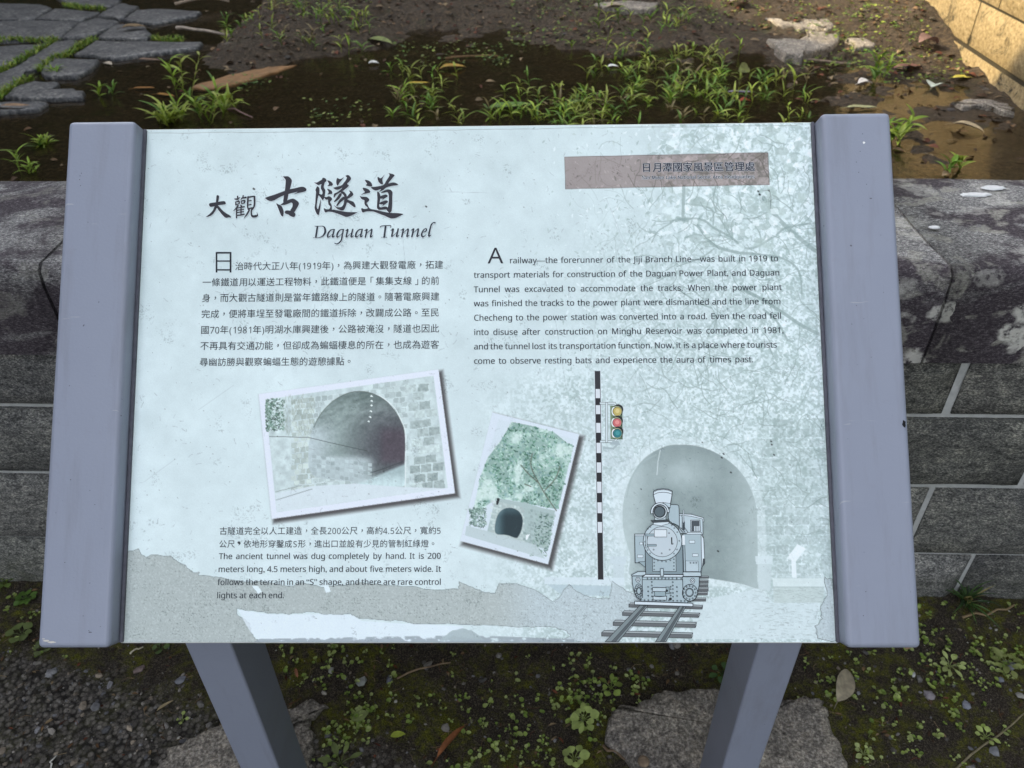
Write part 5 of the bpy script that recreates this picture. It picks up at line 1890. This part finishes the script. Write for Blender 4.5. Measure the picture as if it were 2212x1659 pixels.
for k in range(4600):
    x, y = -1.7 + 3.5 * rng.random(), 0.85 + 3.5 * rng.random()
    z = bz(x, y)
    if x > BX(y) - 0.03 or (z < WL and rng.random() < (0.75 if x > 1 else 0.95)):
        continue
    z = max(z, WL) + 0.004
    c = np.array(BRN[rng.integers(5)]) * (0.35 + 0.7 * rng.random())
    v, f = leaf_geo(0.008 + 0.035 * rng.random(), 0.008 + 0.014 * rng.random(), 0.3, 0.3, 4)
    lt.add(xf(v, rng.random() * 6.28, (rng.random() - .5) * .4, (rng.random() - .5) * .8, (x, y, z)), f, c)
put(lt.build('leaf_litter', M_DRY), 'brown fallen leaf scraps on the mud behind the low wall', 'litter', kind='stuff')


# grass shoots standing in and beside the puddle
def shoot(mb, x, y, z, H, n, L, W_, col, lean=0.25):
    a0 = rng.random() * 6.28
    top = np.array([x + lean * H * math.cos(a0), y + lean * H * math.sin(a0), z + H])
    base = np.array([x, y, z - 0.01])
    tube(mb, [base, (base + top) / 2 + [0, 0, 0.004], top], 0.0016, 0.001, col * 0.8, 4)
    for k in range(n):
        t = 0.25 + 0.75 * (k + 0.5) / n
        c = base + (top - base) * t
        v, f = leaf_geo(L * (0.6 + 0.6 * rng.random()), W_ * (0.7 + 0.5 * rng.random()), 0.25 + 0.35 * rng.random(), 0.45, 5, 0.6)
        mb.add(xf(v, a0 + k * 2.3 + rng.random(), 0.25 + 0.6 * rng.random(), (rng.random() - .5) * .5, c), f, col * (0.75 + 0.5 * rng.random()))


gs = MB()
patches = [(820, 1300, 165, 272, 26), (840, 960, 140, 270, 32), (1120, 1330, 205, 272, 36), (1300, 1700, 150, 272, 78), (1340, 1600, 110, 220, 66), (1230, 1420, 60, 150, 16), (560, 800, 20, 120, 60), (480, 560, 50, 110, 12),
           (1090, 1260, 220, 270, 22), (1280, 1500, 5, 90, 30), (1700, 1760, 180, 262, 8)]
for x0, x1, y0, y1, n in patches:
    for k in range(n):
        p_ = at_z(x0 + (x1 - x0) * rng.random(), y0 + (y1 - y0) * rng.random(), WL)
        z = max(bz(p_[0], p_[1]), WL - 0.02)
        col = np.array(GRN[rng.integers(5)]) * (0.75 + 0.65 * rng.random())
        if rng.random() < 0.08:
            col = np.array((0.20, 0.16, 0.07))
        shoot(gs, p_[0], p_[1], z, 0.02 + 0.05 * rng.random() ** 1.5, rng.integers(3, 6), 0.038 + 0.034 * rng.random(), 0.0058 + 0.0035 * rng.random(), col)
put(gs.build('grass', M_LEAF), 'bright green broad bladed grass shoots standing in the puddle', 'grass', kind='stuff')
gs = MB()
for x0, x1, y0, y1, n in ((1700, 1990, 30, 130, 200), (1740, 2000, 60, 140, 120), (1450, 1660, 0, 60, 120), (1100, 1300, 0, 90, 120), (620, 800, 0, 60, 90), (1900, 2080, 120, 165, 40), (840, 1100, 80, 130, 70), (660, 800, 200, 270, 25), (500, 560, 150, 190, 15)):
    for k in range(n):
        p_ = at_z(x0 + (x1 - x0) * rng.random(), y0 + (y1 - y0) * rng.random(), WL + 0.03)
        if p_[0] > BX(p_[1]) - 0.02:
            continue
        z = max(bz(p_[0], p_[1]), WL)
        for j in range(rng.integers(2, 5)):
            round_leaf(gs, (p_[0] + 0.02 * rng.normal(), p_[1] + 0.02 * rng.normal(), z + 0.006 + 0.012 * rng.random()), 0.003 + 0.005 * rng.random(),
                       np.array(GRN[rng.integers(5)]) * (0.35 + 0.5 * rng.random()), 0.9)
put(gs.build('ground_cover', M_LEAF), 'low creeping green weeds on the bank behind the puddle', 'ground cover', kind='stuff')
ms = MB()
for pts in ([(0, 352), (140, 345), (300, 355), (490, 352)], [(490, 352), (340, 430), (200, 510), (60, 590), (0, 620)], [(480, 500), (400, 560), (340, 610)], [(820, 335), (700, 400), (600, 470), (500, 500)],
            [(270, 690), (170, 715), (60, 790), (0, 850)], [(560, 45), (640, 60), (740, 68), (900, 80)], [(1320, 335), (1480, 352), (1580, 350)]):
    for q in catmull(pts, 22):
        for j in range(5):
            p_ = at_z(*gD(q[0] + 14 * rng.normal(), q[1] + 7 * rng.normal()), 0.66)
            v, f = leaf_geo(0.012 + 0.026 * rng.random(), 0.004 + 0.003 * rng.random(), 0.4, 0.4, 3, 0.6)
            ms.add(xf(v, rng.random() * 6.28, 0.5 + 0.7 * rng.random(), 0, (p_[0], p_[1], 0.656)), f, np.array(GRN[rng.integers(5)]) * (0.45 + 0.8 * rng.random()))
put(ms.build('joint_moss', M_LEAF), 'moss and small grass growing in the paver joints', 'moss', kind='stuff')


# plants that stand out, each a thing of its own
def weed(px, py, zl_, label, parts, name='weed', cat='plant', lower=False):
    p_ = at_z(px, py, zl_)
    z = gz(p_[0], p_[1]) if lower else max(bz(p_[0], p_[1]), WL - 0.01)
    mb = MB()
    parts(mb)
    return put(mb.build(name, M_LEAF, None, (p_[0], p_[1], z)), label, cat, {'weed': 'weeds growing around the sign and puddle'}.get(name))


def spray(shoots, L, W_, cols, H=0.05, spread=0.05, n=7):
    def f(mb):
        for k in range(shoots):
            a = 6.28 * k / shoots + rng.random()
            d = spread * rng.random()
            shoot(mb, d * math.cos(a), d * math.sin(a), 0, H * (0.6 + 0.8 * rng.random()), n, L, W_, np.array(cols[rng.integers(len(cols))]), 0.5)
    return f


for px, py, lab, s, L, H in ((362, 262, 'dense low weed just above the left rail of the sign', 9, 0.085, 0.03), (408, 205, 'tall yellow green weed in the middle of the left puddle', 4, 0.06, 0.14),
                             (450, 258, 'upright green weed right of the dense low one', 7, 0.07, 0.09), (492, 236, 'small weed beside the upright one at the puddle', 3, 0.075, 0.03),
                             (225, 205, 'single yellowish shoot in the dark left puddle', 2, 0.05, 0.04)):
    weed(px, py, WL, lab, spray(s, L, 0.011, GRN[1:5], H))
weed(1930, 302, WL, 'bright green weed beside the right rail of the sign', spray(4, 0.075, 0.014, GRN[:3], 0.05))
weed(1900, 172, WL, 'spiky yellow green weed at the right end of the puddle', spray(4, 0.085, 0.012, GRN[1:5], 0.06))
weed(2052, 372, WL, 'small green sprout just behind the right coping slab', spray(2, 0.05, 0.014, GRN[:3], 0.05))
weed(60, 372, WL, 'thin grass sprout just behind the left coping slab', spray(3, 0.06, 0.008, GRN[:2], 0.05))
weed(120, 148, 0.672, 'tuft of moss green grass at the corner of a paver', spray(6, 0.05, 0.008, GRN[:3], 0.02, 0.04))
weed(88, 300 * 0.985, 0.672, 'bright tuft in a paver joint near the notched stone', spray(5, 0.05, 0.009, GRN[1:4], 0.02, 0.03))


def tuft(n, L, W_, cols, dry=0.2):
    def f(mb):
        for k in range(n):
            a = rng.random() * 6.28
            v, fc_ = leaf_geo(L * (0.5 + 0.7 * rng.random()), W_, 0.5 + 0.5 * rng.random(), 0.5, 8, 0.45)
            c = np.array(cols[rng.integers(len(cols))]) if rng.random() > dry else np.array((0.22, 0.19, 0.07))
            mb.add(xf(v, a, 0.15 + 1.0 * rng.random(), (rng.random() - .5), (0.006 * math.cos(a), 0.006 * math.sin(a), 0)), fc_, c * (0.7 + 0.5 * rng.random()))
    return f


weed(2080, 1312, 0, 'grass tuft with dry blades at the foot of the wall right of the sign', tuft(34, 0.075, 0.0055, [(0.05, 0.10, 0.025), (0.07, 0.13, 0.03), (0.04, 0.08, 0.03)]), 'grass_tuft', 'grass', True)


def rosette(n, L, W_, col, flat=0.25):
    def f(mb):
        for k in range(n):
            a = 6.28 * k / n + 0.4 * rng.random()
            st = 0.35 + 0.3 * rng.random()
            ln = 0.72 * L * (0.6 + 0.5 * rng.random())
            tip = (ln * st * math.cos(a), ln * st * math.sin(a), 0.006 + flat * 0.02)
            tube(mb, [(0, 0, 0), (tip[0] / 2, tip[1] / 2, tip[2] * 0.8), tip], 0.0009, 0.0007, np.array(col) * 0.8, 4)
            v, fc_ = leaf_geo(ln * (1 - st) * 1.3, 0.8 * W_ * (0.7 + 0.6 * rng.random()), 0.15, 0.12, 7, 1.0)
            mb.add(xf(v, a, flat * (rng.random() - 0.2), (rng.random() - .5) * .5, tip), fc_, np.array(col) * (0.75 + 0.5 * rng.random()))
    return f


C5 = (0.115, 0.175, 0.040)
for px, py, lab, n, L, W_, c in ((18, 1262, 'leafy rosette weed at the left edge below the wall', 7, 0.04, 0.018, C5), (60, 1300, 'bushy round leaved weed close left of the sign', 11, 0.032, 0.016, (0.09, 0.17, 0.03)),
                                 (50, 1375, 'round leaved weed under the lower left corner of the sign', 6, 0.042, 0.026, (0.13, 0.17, 0.055)), (100, 1405, 'weed with pale leaves peeping out below the left rail', 6, 0.034, 0.020, (0.12, 0.15, 0.06)),
                                 (345, 1400, 'small two leaved weed below the board near the left rail', 4, 0.026, 0.017, (0.10, 0.15, 0.05)),
                                 (395, 1558, 'lone small seedling on the grit left of the left leg', 4, 0.020, 0.011, SEED[1]), (735, 1648, 'spreading weed rosette cut by the bottom edge', 7, 0.055, 0.014, (0.14, 0.18, 0.05)),
                                 (1262, 1550, 'large clump of round pale leaves left of the big flagstone', 10, 0.040, 0.020, SEED[1]), (1240, 1640, 'clump of round leaves at the bottom edge left of the big flagstone', 8, 0.036, 0.019, SEED[1]),
                                 (1320, 1485, 'round leaved weed above the big flagstone', 6, 0.034, 0.018, SEED[0]), (1865, 1630, 'star shaped seedling right of the big flagstone', 7, 0.030, 0.011, SEED[2]),
                                 (2130, 1590, 'pale fleshy leaved weed near the right edge at the bottom', 7, 0.030, 0.014, SEED[1]), (2050, 1440, 'creeping row of pale leaves below the right rail', 9, 0.040, 0.013, SEED[2]),
                                 (2170, 1440, 'thick patch of yellowish leaves at the right edge', 10, 0.044, 0.015, (0.19, 0.22, 0.07)), (1560, 1455, 'dark green weed between the board and the right leg', 6, 0.036, 0.020, (0.05, 0.10, 0.03))):
    weed(px, py, 0.0, lab, rosette(n, L, W_, c), 'weed', 'plant', True)


# fallen leaves, twigs and other single things
def fallen(px, py, zl_, L, W_, yaw, col, label, curl=0.25, fold=0.3, lower=False, roll=0.0, tip=0.85, dz=0.003, name='fallen_leaf', cat='leaf'):
    p_ = at_z(px, py, zl_)
    z = (gz(p_[0], p_[1]) if lower else max(bz(p_[0], p_[1]), WL)) if zl_ < 0.001 or not lower else zl_
    if zl_ > 0.668:
        z = zl_
    mb = MB()
    v, f = leaf_geo(L, W_, curl, fold, 10, tip, 0.012)
    v = v - v.mean(0)
    v = xf(v, yaw, 0, roll)
    v[:, 2] -= v[:, 2].min()
    mb.add(v, f, col)
    if L > 0.05:
        i = int(np.argmin((xf(np.array([[-L / 2, 0, 0]]), yaw) - v)[:, 0] ** 2 + (xf(np.array([[-L / 2, 0, 0]]), yaw) - v)[:, 1] ** 2))
        e = v[1]
        dr = (v[1] - v[10]) / (np.linalg.norm(v[1] - v[10]) + 1e-9)
        tube(mb, [e, e + dr * L * 0.12, e + dr * L * 0.2 - [0, 0, 0.002]], 0.0012, 0.0008, np.array(col) * 0.6, 5)
    return put(mb.build(name, M_DRY, None, (p_[0], p_[1], z + dz), smooth=True), label, cat, 'fallen leaves' if cat == 'leaf' else 'white scraps in the puddle')


fallen(1822, 1482, 0, 0.092, 0.040, 1.0, (0.30, 0.26, 0.19), 'large dry grey brown leaf lying against the big flagstone', 0.3, 0.45, True, 0.3)
fallen(975, 1600, 0, 0.088, 0.013, 0.95, (0.22, 0.085, 0.035), 'curled rust brown leaf below the middle of the board', 0.35, 0.9, True)
fallen(780, 1548, 0, 0.036, 0.024, 0.6, (0.20, 0.24, 0.09), 'pale green dropped leaf among the seedlings below the board', 0.2, 0.2, True)
fallen(860, 1588, 0, 0.030, 0.014, 0.2, (0.30, 0.36, 0.05), 'yellow green dropped leaf near the bottom middle', 0.3, 0.3, True)
fallen(358, 1525, 0, 0.036, 0.007, 0.75, (0.30, 0.24, 0.14), 'straw coloured dry blade on the grit left of the left leg', 0.2, 0.6, True)
fallen(1960, 1395, 0, 0.030, 0.018, 0.9, (0.30, 0.20, 0.12), 'tan leaf at the lower right corner of the right rail', 0.3, 0.4, True)
fallen(640, 1452, 0, 0.026, 0.007, 2.0, (0.28, 0.12, 0.07), 'small reddish leaf right of the left leg', 0.3, 0.5, True)
fallen(1102, 232, WL, 0.160, 0.060, 0.35, (0.10, 0.17, 0.045), 'broad green leaf floating among the grass behind the board', 0.10, 0.1)
fallen(980, 150, WL, 0.110, 0.045, 0.3, (0.36, 0.22, 0.05), 'yellow brown leaf in the grass at the back of the puddle', 0.2, 0.3)
fallen(822, 100, WL, 0.130, 0.060, -0.4, (0.16, 0.19, 0.07), 'dull green leaf on the mud at the back', 0.2, 0.3)
fallen(905, 182, WL, 0.085, 0.020, 0.1, (0.42, 0.30, 0.04), 'narrow yellow leaf floating left of the grass', 0.1, 0.2)
fallen(2078, 178, WL, 0.085, 0.036, 0.1, (0.46, 0.40, 0.07), 'bright yellow leaf on the ground near the ochre wall', 0.1, 0.2)
fallen(1862, 235, WL, 0.110, 0.026, 0.0, (0.33, 0.33, 0.18), 'pale cream leaf floating above the right rail', 0.1, 0.2)
fallen(2090, 282, WL, 0.100, 0.030, -0.7, (0.34, 0.27, 0.17), 'torn beige leaf in the brown water at the right', 0.3, 0.5)
fallen(290, 62, 0.672, 0.110, 0.060, 0.4, (0.20, 0.14, 0.08), 'tan leaf lying on a slate paver', 0.15, 0.3)
fallen(1330, 50, WL, 0.120, 0.075, 0.2, (0.30, 0.25, 0.20), 'pale dry leaf on the earth at the top middle', 0.3, 0.4)
fallen(1640, 18, WL, 0.150, 0.055, -0.1, (0.36, 0.34, 0.26), 'pale cream leaf near the top edge above the flat stones', 0.3, 0.3)
fallen(1590, 48, WL, 0.100, 0.080, 0.4, (0.16, 0.13, 0.12), 'dark round dry leaf near the top edge', 0.4, 0.4)
fallen(1608, 155, WL, 0.100, 0.045, 0.9, (0.18, 0.20, 0.08), 'olive leaf leaning in the grass near the right rail', 0.3, 0.3, roll=0.8)
fallen(1610, 222, WL, 0.045, 0.035, 0.2, (0.30, 0.07, 0.03), 'small red leaf among the grass near the right rail', 0.3, 0.3)
fallen(1998, 120, WL, 0.090, 0.080, 0.2, (0.16, 0.10, 0.09), 'brown curled leaf in front of the ochre wall', 0.5, 0.5)
fallen(1960, 158, WL, 0.130, 0.045, 0.2, (0.20, 0.10, 0.08), 'reddish leaf at the edge of the right puddle', 0.2, 0.3)
fallen(358, 208, WL, 0.085, 0.020, -0.3, (0.28, 0.14, 0.03), 'orange brown leaf floating left of the tall weed', 0.1, 0.2)
fallen(312, 193, WL, 0.085, 0.020, 0.15, (0.26, 0.12, 0.03), 'thin orange leaf in the dark left puddle', 0.1, 0.2)
fallen(322, 132, WL, 0.110, 0.026, -0.15, (0.17, 0.11, 0.08), 'dull brown leaf beside the longest paver', 0.1, 0.2)
fallen(234, 140, WL, 0.050, 0.030, -0.5, (0.40, 0.34, 0.27), 'cream bit of leaf at the puddle edge by the pavers', 0.2, 0.2)
fallen(38, 240, WL, 0.150, 0.055, 0.05, (0.25, 0.16, 0.10), 'light brown leaf under the lowest paver', 0.15, 0.3)
fallen(1325, 148, WL, 0.050, 0.032, 0.2, (0.66, 0.66, 0.66), 'white petal like scrap at the front of the right grass', 0.3, 0.3, name='paper_scrap', cat='litter')
fallen(808, 140, WL, 0.045, 0.036, 0.2, (0.60, 0.60, 0.60), 'white scrap in the water left of the grass', 0.3, 0.3, name='paper_scrap', cat='litter')
fallen(1868, 185, WL, 0.060, 0.045, 0.2, (0.66, 0.62, 0.58), 'white crumpled scrap in the water above the right rail', 0.4, 0.4, name='paper_scrap', cat='litter')
fallen(2016, 190, WL, 0.060, 0.060, 0.9, (0.42, 0.47, 0.42), 'pale grey green scrap at the puddle edge near the yellow leaf', 0.4, 0.4, name='paper_scrap', cat='litter')
fallen(1600, 202, WL, 0.100, 0.024, 0.0, (0.16, 0.15, 0.19), 'dark lilac stick like leaf floating near the right rail', 0.1, 0.2)


def twig(px0, py0, px1, py1, zl_, r_, col, label, lower=True, sag=0.006, cat='twig', name='twig'):
    a, b = at_z(px0, py0, zl_), at_z(px1, py1, zl_)
    f = gz if lower else (lambda x, y: max(bz(x, y), WL) if zl_ < 0.668 else zl_)
    pts = []
    for i in range(6):
        t = i / 5
        q = a + (b - a) * t + np.array([rng.normal() * r_ * 0.9, rng.normal() * r_ * 0.9, 0])
        q[2] = f(q[0], q[1]) + r_ * 0.6 + sag * math.sin(math.pi * t)
        pts.append(q)
    mb = MB()
    c = pts[0].copy()
    tube(mb, [q - c for q in pts], r_, r_ * 0.6, col, 6)
    return put(mb.build(name, M_DRY, None, tuple(c)), label, cat, 'twigs and stems on the ground')


twig(860, 1462, 975, 1430, 0, 0.0022, (0.24, 0.17, 0.11), 'pale bare twig under the middle of the board')
twig(1300, 1606, 1372, 1650, 0, 0.0032, (0.13, 0.09, 0.06), 'brown twig at the bottom edge before the big flagstone')
twig(282, 1412, 308, 1396, 0, 0.0022, (0.55, 0.50, 0.38), 'short cream stick on the moss below the board near the left rail')
twig(108, 1659, 124, 1632, 0, 0.0018, (0.62, 0.60, 0.58), 'white straw at the bottom left edge')
twig(2070, 1658, 2211, 1540, 0, 0.0022, (0.22, 0.19, 0.12), 'long thin straw at the lower right corner')
twig(2080, 1345, 2190, 1318, 0, 0.003, (0.26, 0.19, 0.11), 'crooked tan root right of the grass tuft')
twig(630, 1560, 660, 1510, 0, 0.0013, (0.36, 0.31, 0.26), 'thin grey stem on the brown flagstone')
twig(384, 10, 500, 4, 0.672, 0.008, (0.36, 0.28, 0.22), 'pale curved dry stem at the top edge by the pavers', False, 0.02)
twig(374, 63, 497, 80, 0.672, 0.009, (0.42, 0.35, 0.30), 'thick pale dry stem lying across two pavers', False, 0.01)
twig(492, 422 * 0.56, 545, 455 * 0.56, WL, 0.004, (0.22, 0.14, 0.13), 'thin pinkish twig above the left rail', False)
twig(960, 128, 1075, 122, WL, 0.005, (0.20, 0.12, 0.06), 'brown twig in the wet grass', False)
twig(1700, 130, 1840, 142, WL, 0.007, (0.24, 0.18, 0.14), 'grey brown stick at the back of the right puddle', False)
# tan slab standing in for a golden patch of sunlight on the left puddle
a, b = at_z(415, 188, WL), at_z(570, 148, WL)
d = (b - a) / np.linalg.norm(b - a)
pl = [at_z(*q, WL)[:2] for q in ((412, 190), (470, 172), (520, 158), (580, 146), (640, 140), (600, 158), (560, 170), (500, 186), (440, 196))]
slab('sun_patch', pl, WL + 0.005, 0.02, M_SUN_PATCH, 'tan slab coloured as a sunlit patch in the left puddle', 'sun_patch', k=0.02)
# round brown seed pod
mb = MB()
n = 18
p_ = at_z(1390, 1646, 0.02)
vs = [(0.0115 * s * math.cos(2 * math.pi * k / n), 0.0115 * s * math.sin(2 * math.pi * k / n), z) for s, z in ((0.9, 0), (1, 0.002), (0.95, 0.004), (0.55, 0.0046), (0.12, 0.004)) for k in range(n)]
fs = [(r_ * n + k, r_ * n + (k + 1) % n, (r_ + 1) * n + (k + 1) % n, (r_ + 1) * n + k) for r_ in range(4) for k in range(n)] + [tuple(4 * n + k for k in range(n))]
mb.add(vs, fs, (0.20, 0.145, 0.10))
put(mb.build('seed_pod', M_PEB, None, (p_[0], p_[1], 0.020), smooth=True), 'round flat brown seed pod on the big flagstone at the bottom edge', 'seed')
# larger loose stones that stand out
for px, py, r_, c, lab in ((715, 1447, 0.010, (0.26, 0.26, 0.24), 'pale egg shaped pebble right of the left leg'), (780, 1470, 0.013, (0.24, 0.25, 0.24), 'pale angular stone below the board right of the egg shaped pebble'),
                           (840, 1465, 0.011, (0.10, 0.105, 0.13), 'flat slate grey chip below the board'), (390, 1470, 0.013, (0.15, 0.155, 0.18), 'blue grey stone chip left of the left leg'),
                           (700, 1495, 0.007, (0.30, 0.28, 0.25), 'small cream pebble near the left leg'), (2010, 1500, 0.014, (0.22, 0.20, 0.22), 'pinkish grey stone in the moss at the right'),
                           (2090, 1520, 0.012, (0.20, 0.21, 0.25), 'bluish stone in the moss right of the pinkish one'), (1975, 1455, 0.008, (0.38, 0.38, 0.38), 'whitish chip below the right rail'),
                           (2180, 1440, 0.015, (0.16, 0.165, 0.19), 'grey stone at the right edge beside the seedlings'), (2160, 1470, 0.010, (0.14, 0.15, 0.18), 'dark slate chip at the right edge'),
                           (300, 1445, 0.014, (0.16, 0.12, 0.115), 'reddish grey stone left of the left leg'), (115, 1450, 0.011, (0.16, 0.16, 0.17), 'grey stone on the moss at the lower left'),
                           (2205, 1500, 0.011, (0.30, 0.29, 0.27), 'light stone cut by the right edge'), (2150, 1620, 0.011, (0.15, 0.155, 0.17), 'grey chip near the lower right corner')):
    p_ = at_z(px, py, 0)
    mb = MB()
    pebble(mb, 0, 0, 0, r_, c)
    put(mb.build('stone', M_PEB, None, (p_[0], p_[1], gz(p_[0], p_[1]) + r_ * 0.2), smooth=False), lab, 'stone', 'single stones lying on the soil')
